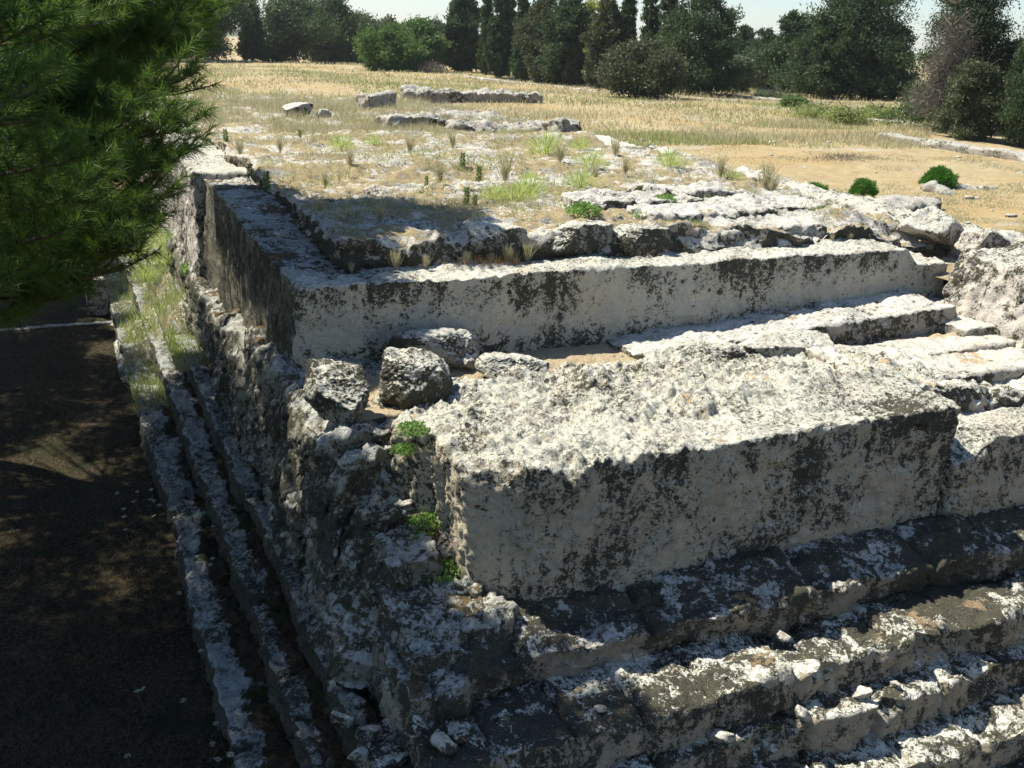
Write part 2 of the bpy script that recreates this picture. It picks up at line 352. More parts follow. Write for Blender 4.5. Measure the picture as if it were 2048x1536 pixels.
rough((2.45, 3.3), (12.9, 14.6), (1.4, 3.3), 64)
rough((2.66, 3.4), (15.2, 18.2), (1.4, 4.0), 66)
rough((2.60, 3.4), (17.7, 21.5), (1.4, 3.6), 67, res=.05)
rough((2.66, 3.4), np.concatenate([lin(21, 24, .07), geospace(24.08, 34, .08, 1.03)]), (1.4, 3.2), 68, res=.07)
# front block
def front_top(x, y):
    p = xyz(x, y)
    rough = sst(10.5, 11.05, y+fbm(p, .8, 2, 71)*.35-.10*(x-8)*sst(7, 8, x)) # smoother strip along the front on the right
    rough = np.maximum(rough, sst(7.4, 6.0, x+fbm(p, 1.2, 2, 75)*.6))
    k = rough*(.0+.15*(fbm(p, 1.1, 4, 72, .6))+.12*np.abs(fbm(p, 2.6, 4, 73, .62))+.05*fbm(p, 9, 3, 79))
    k += sst(11.9, 12.9, y)*(-.06)+.10*np.exp(-((y-11.2)/.35)**2)*sst(6.5, 8, x)
    k += -.22*np.exp(-(((x-5.55)/.30)**2+((y-10.35)/.28)**2))*0
    k += .06*(x-8)/4-.03
    k -= .35*sst(11.2, 12.4, x)*sst(10.3, 11.2, y)*0
    return k
def frontwarp(q):
    q = q.copy(); hgt = np.clip((4.5-q[:, 2])/1.85, 0, 1)
    lf = np.clip((6.5-q[:, 0])/2.5, 0, 1)
    yr = np.clip((q[:, 1]-9.7)/2.2, 0, 1)
    q[:, 0] += lf*(-.42*yr+.10*hgt*(1-yr))
    # vertical flutes on the left end face
    q[:, 0] += lf*(.06+.26*fbm(np.stack([q[:, 1]*0+3.3, q[:, 1], q[:, 2]*.12], -1), 1.9, 3, 78))*sst(9.7, 10.2, q[:, 1])*np.clip((4.7-q[:, 0])/.5, 0, 1)
    s_ = np.clip((4.75-q[:, 0])/.7, 0, 1)*np.clip((10.4-q[:, 1])/.7, 0, 1); q[:, 0] += s_*.36; q[:, 1] += s_*.16
    q[:, 2] -= s_*.10*np.clip((q[:, 2]-3.9)/.6, 0, 1)
    q[:, 1] += fbm(np.stack([q[:, 0]*.5, q[:, 2]*.6, q[:, 2]*0], -1), 1, 3, 77)*.05
    return q
rockbox("front_block", M_front, ruin, RB, (4.08, 11.8), (9.7, 13.3), (2.45, 4.5), res=.03, r0=.08, r1=.36, amp=(.06, .045, .018), seed=200, topfn=front_top, warp=frontwarp, faces="tflrb", rn=1.6)
# rough rock falling away behind the right end of the front block
def rr_top(x, y): return -(x-11.5)*.16+.12*fbm(xyz(x, y), 1.3, 4, 81, .6)+.10*np.abs(fbm(xyz(x, y), 3.6, 3, 82, .6))
rockbox("rough_shoulder", M_white, ruin, RB, (11.3, 15.9), (10.7, 12.9), (2.6, 4.5), res=.04, r0=.15, r1=.4, amp=(.1, .06, .02), seed=210, topfn=rr_top, faces="tflrb")
def lb_top(x, y): return .03*fbm(xyz(x, y), 1.2, 3, 91)+np.where(x < 12.6, -.30*sst(12.55, 12.0, x)*sst(10.3, 9.6, y), 0)
rockbox("low_block", M_front, ruin, RB, (11.75, 19), (9.62, 11.2), (2.45, 3.92), res=.035, r0=.06, r1=.3, amp=(.05, .04, .016), seed=220, topfn=lb_top, faces="tfl", rn=1.5)
# floor between the two big blocks
def fl(x, y): return 4.22+.06*(x < 4.6)-1.0*sst(12.55, 12.15, y)*sst(4.8, 4.5, x)-.6*sst(3.35, 3.05, x)+.05*fbm(xyz(x, y), .9, 4, 95)+.02*fbm(xyz(x, y), 8, 3, 96)-.03*(x > 12)
heightpatch("courtyard_floor", rockmat("litter_floor", .62, .6, straw=1.1, strawcol=(.50, .405, .26), light=(.5, .47, .40)), ruin, RB, lin(3.0, 17.5, .05), lin(11.3, 15.3, .05), fl)
# ledge at the foot of the rear block
def ledge_top(x, y): return -(15.9-x)*.058+jt(51, 2.3, .02)(x, y)*.6+.03*fbm(xyz(x, y), 2, 3, 52)
rockbox("foot_ledge", M_foot, ruin, RB, (8.6, 15.75), (13.72, 15.3), (4.0, 4.76), res=.035, r0=.06, r1=.22, amp=(.05, .04, .015), seed=230, topfn=ledge_top, faces="tflr", rn=1.7,
        warp=lambda q: np.stack([q[:, 0], q[:, 1]-(q[:, 0]-12)*.05, q[:, 2]], -1))
rockbox("foot_ledge", M_foot, ruin, RB, (15.3, 16.6), (12.9, 15.2), (4.0, 4.50), res=.04, r0=.06, r1=.15, amp=(.04, .03, .015), seed=232, faces="tflr")
rockbox("foot_ledge", M_slab, ruin, RB, (11.9, 16.2), (12.35, 13.3), (3.9, 4.33), res=.04, r0=.05, r1=.15, amp=(.04, .03, .012), seed=233, faces="tflr")
rockbox("pale_slab", M_slab, ruin, RB, (12.9, 16.2), (11.25, 12.5), (3.8, 4.27), res=.045, r0=.05, r1=.2, amp=(.05, .04, .012), seed=236, faces="tflr")
# rear block: front wall + left wall + ledge on top
def rear_top(x, y): return -.33*sst(15.5, 15.95, x+fbm(xyz(x, y), 1.5, 2, 40)*.2)*sst(19, 17, y)+.05*fbm(xyz(x, y), 1.5, 4, 41)+.04*np.abs(fbm(xyz(x, y), 5, 3, 42))+sst(18, 24, y)*.22
def rear_warp(q):
    q = q.copy(); q[:, 1] += fbm(np.stack([q[:, 0]*.4, q[:, 2]*.8, q[:, 2]*0], -1), 1, 3, 45)*.06
    lf = np.clip((3.8-q[:, 0])/.6, 0, 1); q[:, 0] += lf*(.05*fbm(q, 1.1, 3, 46)-.06*sst(0, 1, (5.6-q[:, 2])/1.4))
    return q
yy = np.concatenate([lin(14.95, 18, .035), geospace(18.05, 26.2, .05, 1.012)])
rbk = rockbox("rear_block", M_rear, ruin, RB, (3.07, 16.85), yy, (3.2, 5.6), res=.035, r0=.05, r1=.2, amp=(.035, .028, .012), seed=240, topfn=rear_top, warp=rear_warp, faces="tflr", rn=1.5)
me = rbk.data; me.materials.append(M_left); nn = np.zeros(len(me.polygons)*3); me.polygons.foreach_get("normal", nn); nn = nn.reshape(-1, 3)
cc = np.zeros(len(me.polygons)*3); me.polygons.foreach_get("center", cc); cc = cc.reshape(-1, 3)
me.materials.append(M_rough)  # left ledge: rough lichened rock, its dark tone partly painted tree shadow
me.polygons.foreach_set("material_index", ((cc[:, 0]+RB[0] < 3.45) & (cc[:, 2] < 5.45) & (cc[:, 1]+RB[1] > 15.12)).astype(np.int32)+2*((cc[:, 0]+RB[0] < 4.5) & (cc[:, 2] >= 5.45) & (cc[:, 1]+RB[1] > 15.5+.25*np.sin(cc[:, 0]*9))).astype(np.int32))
# left wall further back, set slightly outwards
yy = geospace(26.1, 48, .08, 1.02)
rockbox("side_wall", M_side, ruin, RB, (2.80, 4.4), yy, (2.0, 5.95), res=.07, r0=.08, r1=.25, amp=(.07, .05, .02), seed=245, faces="tflr")
# upper tier
def strata(x, y):
    p = xyz(x*.35, y); b = fbm(p, .55, 4, 301, .55)*.22+.10*sst(17, 30, y)+.05*fbm(xyz(x, y), .2, 2, 302)
    b += .12*sst(11, 14, x)*sst(22, 17, y)
    st = .085; k = b/st; i = np.floor(k); f = k-i
    z = (i+sst(.55, .95, f))*st
    return z+.018*fbm(xyz(x, y), 6, 3, 303, .6)+.03*np.abs(fbm(xyz(x, y), 2.2, 4, 304))
def tier_top(x, y):
    edge = sst(17.6, 16.2, y)*(.14*fbm(xyz(x, y), 1.3, 4, 310, .6)+.1*np.abs(fbm(xyz(x, y), 3.1, 3, 311)))
    drop = -.28*sst(10.5, 13.5, x)*sst(16.9+.25, 16.3, y+fbm(xyz(x, y), .8, 2, 312)*.4)
    dropr = -.35*sst(15.8, 17.2, x)*sst(26, 17, y)
    return strata(x, y)+edge+drop+dropr
def tier_warp(q):
    q = q.copy(); e = np.clip((17.0-q[:, 1])/.8, 0, 1)
    q[:, 1] += e*(fbm(np.stack([q[:, 0]*.6, q[:, 2]*1.5, q[:, 2]*0], -1), 1, 4, 320)*.22-.55*sst(9.5, 13.5, q[:, 0])*0)
    l = np.clip((4.9-q[:, 0])/.7, 0, 1)
    q[:, 0] += l*fbm(np.stack([q[:, 2]*1.5, q[:, 1]*.6, q[:, 2]*0], -1), 1, 4, 321)*.2
    return q
yy = np.concatenate([lin(16.05, 21, .045), geospace(21.05, 54, .05, 1.014)])
rockbox("upper_tier", M_tier, ruin, RB, lin(4.15, 17.6, .055), yy, (5.3, 6.05), res=.045, r0=.08, r1=.3, amp=(.03, .05, .022), seed=300, topfn=tier_top, warp=tier_warp, faces="tflr", rn=1.6)
def slabrock(cx, cy, L, W, z0, z1, rz, seed):
    q, f = rockgeo(lin(-L/2, L/2, .045), lin(-W/2, W/2, .05), lin(z0, z1, .045), r0=.10, r1=.30, amp=(.13, .07, .022), seed=seed, faces="tflrb", rn=1.2)
    c, s_ = math.cos(rz), math.sin(rz); q = np.stack([q[:, 0]*c-q[:, 1]*s_+cx, q[:, 0]*s_+q[:, 1]*c+cy, q[:, 2]+.05*q[:, 1]], -1); mk("rock_layer", q, f, M_layer, ruin, RB)
M_layer = rockmat("limestone_layered", .26, .60, light=(.64, .615, .55), wall=(.46, .42, .35), straw=.15, strawcol=(.42, .32, .19))
for a_ in [(10.7, 17.0, 3.0, 1.3, 5.5, 5.92, -.05, 601), (13.2, 16.75, 2.6, 1.2, 5.5, 5.98, .02, 602), (12.3, 17.6, 3.2, 1.2, 5.6, 6.16, .04, 603), (15.0, 17.3, 2.3, 1.5, 5.4, 5.84, -.12, 604), (14.5, 18.4, 2.8, 1.3, 5.6, 6.12, -.05, 605),
           (11.4, 18.9, 3.2, 1.1, 5.8, 6.24, .05, 606), (16.6, 18.5, 1.6, 2.6, 5.2, 5.75, .1, 607), (13.4, 19.8, 2.6, 1.2, 5.8, 6.26, .0, 608), (14.3, 16.35, 2.4, .7, 5.45, 5.74, .03, 609)]: slabrock(*a_)
# right hand ridge and side block
def rg(x, y): return .10*fbm(xyz(x, y), .9, 4, 341, .6)+.10*np.abs(fbm(xyz(x, y), 2.6, 3, 342))+.25*sst(17, 22, y)+.18*sst(24, 32, y)-.3*sst(19.2, 20, x)
yy = np.concatenate([lin(8, 18, .06), geospace(18.1, 46, .08, 1.02)])
rockbox("edge_ridge", M_side, ruin, RB, (18.35, 19.9), yy, (4.4, 5.55), res=.06, r0=.1, r1=.4, amp=(.12, .07, .025), seed=340, topfn=rg, faces="tflr",
        warp=lambda q: np.stack([q[:, 0]-.03*np.clip(q[:, 1]-15, -8, 8), q[:, 1], q[:, 2]], -1))
def sb(x, y): return .05*fbm(xyz(x, y), 1.1, 4, 351, .6)+.06*np.abs(fbm(xyz(x, y), 3, 3, 352))
rockbox("side_block", M_side, ruin, RB, (16.3, 17.9), (7.5, 14.35), (3.6, 5.66), res=.045, r0=.1, r1=.35, amp=(.09, .06, .022), seed=350, topfn=sb, faces="tflr",
        warp=lambda q: np.stack([q[:, 0]-(5.6-q[:, 2])*.22, q[:, 1], q[:, 2]], -1))
def ch(x, y): return 5.02+.05*fbm(xyz(x, y), 1, 3, 360)+.35*sst(15, 26, y)
heightpatch("channel_floor", M_tier, ruin, RB, lin(16.4, 19, .08), lin(7.5, 46, .12), ch)
# overgrown bank along the lit back part of the left steps
def bank(x, y):
    p = xyz(x, y)
    return np.interp(x, [.7, 1.3, 2.0, 2.9, 3.3], [.0, .5, 1.3, 2.3, 2.9])*(sst(25.5, 29, y))+fbm(p, .8, 4, 371)*.25+fbm(p, 4, 3, 372)*.06-.5*sst(28, 25, y)
heightpatch("weedy_bank", rockmat("bank_stone", .5, .6, straw=.8, strawcol=(.42, .30, .15)), ruin, RB, lin(.7, 3.4, .07), lin(25, 50, .12), bank)
# ------------------------------------------------------------------ boulders and loose stones
def boulder_geo(rad, seed, n=36, nf=10, flat=1.0):
    rs = np.random.RandomState(seed); V = []; Fc = []; n0 = 0
    u = np.linspace(-1, 1, n); a, b = np.meshgrid(u, u, indexing='ij'); a = a.ravel(); b = b.ravel(); o = a*0+1
    for ax, sg in ((0, 1), (0, -1), (1, 1), (1, -1), (2, 1), (2, -1)):
        c = [None]*3; c[ax] = o*sg; c[(ax+1) % 3] = a; c[(ax+2) % 3] = b
        f = gridfaces(n, n); V.append(np.stack(c, -1)); Fc.append((f if sg > 0 else f[:, ::-1])+n0); n0 += len(a)
    v, f = weld(np.concatenate(V), np.concatenate(Fc)); d = v/np.linalg.norm(v, axis=1, keepdims=True)
    N = rs.normal(size=(nf, 3)); N /= np.linalg.norm(N, axis=1, keepdims=True); N = np.concatenate([N, [[0, 0, 1], [0, 0, -1], [1, 0, 0], [-1, 0, 0], [0, 1, 0], [0, -1, 0]]])
    H = np.concatenate([rs.uniform(.68, 1.12, nf), [flat, .9, 1.15, 1.15, 1.15, 1.15]])
    D = d@N.T; R = np.where(D > .05, H/np.maximum(D, .05), 9)
    k = 18.0; r = (np.sum(R**-k, axis=1))**(-1/k)
    q = d*r[:, None]*np.array(rad)
    m = min(rad)
    s = fbm(q+seed, 2.2/m*.5, 3, seed)*.10*m+fbm(q+seed, 4.0/m*.5, 4, seed+5, .6)*.09*m+fbm(q+seed, 16/m*.5, 3, seed+8, .6)*.035*m
    q += d*s[:, None]
    return q, f
def boulder(name, loc, rad, rot, seed, label, cat, mat=None, n=36, group=None, flat=1.0):
    q, f = boulder_geo(rad, seed, n, flat=flat)
    M = Matrix.Rotation(rot[2], 3, 'Z')@Matrix.Rotation(rot[1], 3, 'Y')@Matrix.Rotation(rot[0], 3, 'X')
    q = q@np.array(M).T; z0 = q[:, 2].min(); q[:, 2] -= z0+.04
    o = mk(name, q, f, mat or M_bould); o.location = loc
    return tag(o, label, cat, group)
def gpt(px, py, z):
    d = fw+R_*(px-1024)/F-U_*(py-768)/F; p = CAM+d*(z-CAM[2])/d[2]; return (float(p[0]), float(p[1])+.25, z-.05)
boulder("boulder", gpt(672, 846, 4.30), (.46, .36, .29), (.35, .32, -.6), 5, "pale angular boulder standing alone on the ledge, nearest the shaded steps", "boulder", n=60)
boulder("boulder", gpt(834, 812, 4.30), (.46, .36, .42), (.1, .1, .2), 8, "big pitted grey boulder leaning on the back corner of the front block", "boulder", n=60)
boulder("boulder", gpt(882, 734, 4.28), (.70, .42, .36), (.05, 0, -.1), 12, "flat topped boulder against the foot of the rear wall", "boulder", n=56)
boulder("boulder", gpt(1034, 764, 4.22), (.52, .36, .22), (0, .08, -.35), 17, "low rough boulder lying between the flat one and the front block", "boulder", n=56)
boulder("small_stone", gpt(941, 740, 4.28), (.15, .13, .13), (0, .2, .6), 21, "small pale rounded stone wedged between two boulders on the straw", "stone", n=24)
boulder("small_stone", (7.75, 13.0, 4.35), (.11, .09, .08), (0, 0, .3), 23, "tiny brown stone alone on the straw behind the front block", "stone", n=16)
boulder("slab_stone", (9.55, 13.35, 4.22), (.95, .30, .20), (.03, .0, -.06), 27, "long thin dark fronted slab, left one of the two slabs below the rear wall", "stone slab", M_bould, n=48)
boulder("slab_stone", (11.35, 13.25, 4.24), (.95, .38, .25), (0, 0, -.1), 29, "thick pale slab beside a dark gap, right of the two slabs below the rear wall", "stone slab", M_bould, n=48)
boulder("boulder", (6.9, 16.2, 5.6), (.45, .28, .32), (0, .1, .2), 31, "grey rock lump rising from the middle of the upper tier edge", "boulder", n=40)
boulder("boulder", (8.55, 16.1, 5.58), (.62, .30, .36), (0, .05, .1), 33, "pale smooth faced rock standing upright on the rear block ledge", "boulder", n=44)
boulder("boulder", (9.75, 16.0, 5.58), (.55, .32, .30), (0, .1, -.1), 35, "humped grey rock beside the leafy green weed on the ledge", "boulder", n=44)
boulder("boulder", (17.9, 16.6, 5.25), (.75, .5, .42), (.1, .2, .4), 37, "large cracked white rock at the bend of the right hand ridge", "boulder", M_side, n=44)
boulder("boulder", (18.25, 15.3, 5.2), (.55, .36, .36), (.3, .1, .2), 38, "rounded rock with a dark hollow face beside the channel", "boulder", M_side, n=40)
boulder("small_stone", (18.55, 14.55, 5.5), (.2, .13, .16), (.3, .4, .2), 39, "small white tilted stone perched on the end of the ridge", "stone", M_side, n=20)
# fallen rubble on the near corner steps
rs = np.random.RandomState(4)
rub_proto = None
rubpos = [(2.62, 8.35), (2.75, 8.05), (2.95, 7.75), (3.05, 8.3), (2.5, 8.7), (2.75, 8.75), (3.2, 7.9), (2.45, 8.1), (3.25, 8.35), (2.35, 9.0), (2.9, 8.6), (3.45, 7.7), (2.6, 7.75), (2.62, 9.3), (2.3, 9.6)]
for i, (x, y) in enumerate(rubpos):
    z = 2.04 if x > 2.86 and y > 7.95 else 1.54
    s = rs.uniform(.06, .13)
    boulder("rubble_stone", (x, y, z), (s*1.3, s, s*.8), (rs.rand(), rs.rand(), rs.rand()*3), 60+i, "pale broken stone in the heap on the shaded step corner", "stone", M_slab if i % 2 else M_bould, n=14, group="broken stones heaped on the step corner")
for i, (x, y, z) in enumerate([(6.4, 7.75, 1.56), (7.6, 7.72, 1.56), (8.6, 7.75, 1.56), (7.9, 8.6, 2.08), (5.0, 8.2, 2.07), (9.2, 7.8, 1.56), (6.0, 7.2, 1.07), (10.1, 8.0, 2.06), (4.6, 7.72, 1.56)]):
    s = rs.uniform(.05, .10)
    boulder("loose_stone", (x, y, z), (s*1.4, s, s*.8), (rs.rand(), rs.rand(), rs.rand()*3), 90+i, "small white chip of stone lying on the front steps", "stone", M_slab, n=12, group="stone chips on the front steps")
# outcrop ridge at the back of the tier
def outc(name, x, y, L, W, H, rz, seed, label, z=6.05):
    q, f = rockgeo(lin(0, L, .09), lin(0, W, .11), lin(-.3, H, .08), r0=.06, r1=.3, amp=(.20, .12, .04), seed=seed, faces="tflrb",
                   topfn=lambda a, b: .16*np.floor(fbm(xyz(a*.4, b), .6, 3, seed)*2.2)*.5)
    q[:, 0] -= L/2; q[:, 1] -= W/2
    o = mk(name, q, f, M_kerb); o.location = (x, y, z); o.rotation_euler = (0, 0, rz); return tag(o, label, "rock outcrop")
outc("rock_outcrop", 13.4, 46.2, 1.4, 1.3, .8, .2, 401, "dark hollowed rock lump at the far left end of the long outcrop")
outc("rock_outcrop", 16.0, 41.5, 2.7, 15, .26, .16, 402, "long pale layered rock shelf running across the back of the dry plateau", 5.95)
outc("rock_outcrop", 12.5, 38.4, 2.3, 1.6, .36, .1, 403, "low stepped rock ledge in dry grass left of the long rock shelf")
outc("rock_outcrop", 15.0, 35.6, 3.4, 1.1, .25, -.25, 404, "thin ledge of rock in front of the long rock shelf")
outc("rock_outcrop", 16.9, 33.6, 1.3, 1.2, .55, .1, 405, "blocky dark faced rock at the near right end of the long outcrop")
boulder("boulder", (8.9, 42.5, 6.12), (.62, .42, .28), (0, 0, .2), 51, "lone pale rock sitting in the dry grass at the back left", "boulder", n=26)
boulder("small_stone", (10.0, 42.0, 6.1), (.3, .25, .2), (0, 0, .2), 52, "small grey stone just right of the lone rock in the grass", "stone", n=14)
outc("rock_outcrop", 27.5, 23.3, 4.5, 1.6, .08, .1, 406, "flat white rock patch on the mown field beside the large round bush", 5.25)
outc("rock_outcrop", 31.5, 25.0, 4.0, 1.3, .10, .1, 407, "flat grey rock strip at the right edge of the mown field", 5.25)
outc("rock_outcrop", 22.0, 21.5, 2.6, .8, .16, .1, 408, "small flat rock patch beside the middle round bush", 5.25)
outc("rock_outcrop", 24.5, 62, 9.0, 1.2, .55, -.25, 409, "dark edged rock rim of the hollow in the far grass", 5.7)
# old stone kerbs in the field
def kerb(x0, y0, x1, y1, w, h, z, seed, label):
    L = math.hypot(x1-x0, y1-y0); q, f = rockgeo(lin(0, L, .18), lin(0, w, .12), lin(-.2, h, .1), r0=.04, r1=.12, amp=(.04, .03, .012), seed=seed, faces="tflrb", topfn=jt(seed, 2.1, .06))
    o = mk("stone_kerb", q, f, M_kerb); o.location = (x0, y0, z); o.rotation_euler = (0, 0, math.atan2(y1-y0, x1-x0)); tag(o, label, "kerb")
kerb(34.5, 36.0, 34.2, 27.0, .8, .6, 5.35, 501, "thick low wall of old stone blocks at the right edge of the mown field")
kerb(43.5, 62.0, 44.5, 42.5, .5, .30, 5.45, 502, "long straight line of pale kerb stones across the grass, nearer one")
kerb(50.0, 72.0, 50.2, 44.0, .5, .35, 5.6, 503, "long line of pale kerb stones behind the green brambles")
kerb(42, 115, 42.5, 76, .8, .35, 5.2, 504, "pale stone edging running along the foot of the dark cypress group")
kerb(41, 72, 46, 63.0, .8, .45, 5.4, 505, "broken grey stone line below the wide dark cypress")
# stone post in the shaded floor
PB = (.45, 35.5, 0.0); post = thing("stone_post", PB, "squared stone pier standing on the shaded floor beside the lowest step", "pier")
rockbox("shaft", M_slab, post, PB, (.1, .75), (35.3, 36.2), (-.1, 1.3), res=.06, r0=.04, r1=.1, amp=(.03, .02, .01), seed=510, faces="tflrb")
rockbox("cap", M_slab, post, PB, (.2, .85), (37.0, 37.9), (-.1, 1.6), res=.08, r0=.04, r1=.1, amp=(.03, .02, .01), seed=511, faces="tflrb")
q, f = rockgeo(lin(-3.2, 1.2, .1), lin(34.2, 34.5, .1), lin(-.1, .05, .05), r0=.02, r1=.06, amp=(.03, .02, .01), seed=512)
tag(mk("kerb_strip", q, f, M_stepL, None, (-1, 33, 0)), "thin pale kerb running left from the stone pier on the shaded floor", "kerb")
# ------------------------------------------------------------------ foliage
def leafmat(name, c0, c1, tr=.35, rough=.6):
    t = NT(name); a = t.n("ShaderNodeAttribute", attribute_name="tone").outputs['Fac']
    n = t.noise(3.0, 2); k = t.m_('MULTIPLY_ADD', n, .25, t.m_('MULTIPLY', a, .75))
    c = t.mix(k, c0, c1)
    return t.done(c, rough, spec=.25, trans=(tr, t.mix(.5, c, tuple(min(1, v*1.6) for v in c1))))
def barkmat(name, c):
    t = NT(name); n = t.noise(18, 4, .6); return t.done(t.mix(t.mr(n, .3, .7), c, tuple(k*.45 for k in c)), .95, n, .8, .03, .05)
M_bark = barkmat("bark", (.13, .10, .075)); M_barkg = barkmat("bark_grey", (.22, .19, .16))
M_cyp = leafmat("cypress_leaf", (.018, .038, .015), (.078, .122, .044), .25)
M_cypb = leafmat("cypress_leaf_brownish", (.036, .050, .024), (.115, .135, .062), .2)
M_pine = leafmat("pine_leaf", (.026, .048, .020), (.095, .14, .045), .25)
M_bush = leafmat("bush_leaf", (.040, .085, .018), (.12, .20, .045), .3)
M_dummy = None
M_olive = leafmat("olive_leaf", (.06, .085, .045), (.17, .20, .11), .3)
M_yell = leafmat("yellow_green_leaf", (.14, .17, .03), (.34, .36, .08), .35)
M_dead = leafmat("dead_twig", (.085, .075, .06), (.21, .18, .145), .1)
M_round = leafmat("round_bush_leaf", (.030, .10, .012), (.09, .24, .03), .3)
M_weed = leafmat("weed_leaf", (.20, .27, .06), (.48, .56, .17), .45)
M_weedd = leafmat("weed_leaf_deep", (.06, .105, .03), (.19, .27, .085), .35)
M_fieldgreen = leafmat('field_green', (.12, .17, .045), (.34, .38, .14), .4)
M_leafy = leafmat('leafy_weed_leaf', (.09, .17, .035), (.24, .38, .10), .35)
M_straw = leafmat("straw_blade", (.25, .222, .115), (.50, .46, .28), .35)
M_needle = leafmat("pine_needle", (.016, .040, .006), (.105, .18, .028), .42, .5)
M_needle2 = leafmat("pine_needle_shade", (.016, .032, .010), (.060, .10, .022), .35, .55)
def leaves(P, size, asp=.5, upb=0.0, N=None, seed=0, jitter=.35):
    """quads at points P, random orientation"""
    rs = np.random.RandomState(seed); n = len(P)
    a = rs.normal(size=(n, 3)); a[:, 2] += upb*2
    if N is not None: a += N*1.2
    a /= np.linalg.norm(a, axis=1, keepdims=True)
    b = np.cross(a, rs.normal(size=(n, 3))); b /= np.maximum(np.linalg.norm(b, axis=1, keepdims=True), 1e-6)
    s = (np.zeros(n)+size)*rs.uniform(1-jitter, 1+jitter, n); s = s[:, None]
    v = np.stack([P-b*s*asp*.5, P+a*s*.45-b*s*asp*.35, P+a*s*1.0, P+a*s*.45+b*s*asp*.5], 1).reshape(-1, 3)
    f = np.arange(n*4).reshape(-1, 4)
    return v, f
def crown_pts(n, prof, H, seed, lump=.35, fill=.25, ls=1.2, nclump=None, cl=.12, gap=0.0):
    """points in a crown: prof(t)->radius at height fraction t; lumpy surface, clumped. returns pts, tone, normals"""
    rs = np.random.RandomState(seed); nc = nclump or max(60, n//30)
    t = rs.beta(1.15, 1.15, nc*4); th = rs.uniform(0, 2*np.pi, nc*4); R = prof(t)
    w = R/R.max(); keep = rs.rand(nc*4) < w; t = t[keep][:nc]; th = th[keep][:nc]; R = R[keep][:nc]; nc = len(t)
    d = np.stack([np.cos(th), np.sin(th)], -1)
    lum = 1+lump*fbm(np.stack([d[:, 0]*1.2, d[:, 1]*1.2, t*H*.5], -1), ls, 3, seed)
    rr = R*lum*(1-fill*rs.rand(nc)**1.5*1.2)
    C = np.stack([d[:, 0]*rr, d[:, 1]*rr, t*H], -1)
    if gap:
        k = fbm(C, .55, 2, seed+3) > -1+gap; C = C[k]; d = d[k]; t = t[k]; nc = len(C)
    idx = rs.randint(0, nc, n); cs = cl*max(R.max(), .3)
    off = rs.normal(size=(n, 3))*cs*np.array([1, 1, .8]); P = C[idx]+off
    tone = np.clip(.45+.35*rs.normal(size=nc)[idx]*.6+.15*rs.normal(size=n), 0, 1)
    nn = np.concatenate([d[idx], np.zeros((n, 1))+.2], 1)
    return P, tone, nn
def trunk_geo(pts, rad, ns=8):
    V = []; n = len(pts)
    pts = np.array(pts, float)
    for i in range(n):
        tg = pts[min(i+1, n-1)]-pts[max(i-1, 0)]; tg /= np.linalg.norm(tg)+1e-9
        a = np.cross(tg, [.3, .9, .1]); a /= np.linalg.norm(a); b = np.cross(tg, a)
        th = np.arange(ns)*2*np.pi/ns; V.append(pts[i]+rad[i]*(np.cos(th)[:, None]*a+np.sin(th)[:, None]*b))
    v = np.concatenate(V); f = []
    for i in range(n-1):
        for j in range(ns):
            f.append((i*ns+j, i*ns+(j+1) % ns, (i+1)*ns+(j+1) % ns, (i+1)*ns+j))
    return v, np.array(f)
def join(gs):
    V = []; Fs = []; n = 0
    for v, f in gs: V.append(v); Fs.append(f+n); n += len(v)
    return np.concatenate(V), np.concatenate(Fs)
def limbs(H, R, seed, base=.25, n=8, r0=.18, bend=.3):
    rs = np.random.RandomState(seed); gs = []
    tr = [(0, 0, -.3)]; x = y = 0
    for i in range(1, 7): x += rs.normal()*bend*.15; y += rs.normal()*bend*.15; tr.append((x, y, H*.88*i/6))
    gs.append(trunk_geo(tr, np.linspace(r0, r0*.15, 7)))
    for i in range(n):
        t = base+(.8-base)*i/max(1, n-1); th = rs.uniform(0, 2*np.pi); k = min(5, int(t/.88*6)); p = np.array(tr[k+1 if k < 6 else 6])
        L = R*rs.uniform(.6, .9); d = np.array([math.cos(th), math.sin(th), rs.uniform(.2, .9)])
        pts = [p, p+d*L*.4+np.array([0, 0, .05*L]), p+d*L*.75+np.array([0, 0, .2*L]), p+d*L]
        gs.append(trunk_geo(pts, [r0*.45, r0*.3, r0*.18, r0*.06], 6))
    return join(gs)
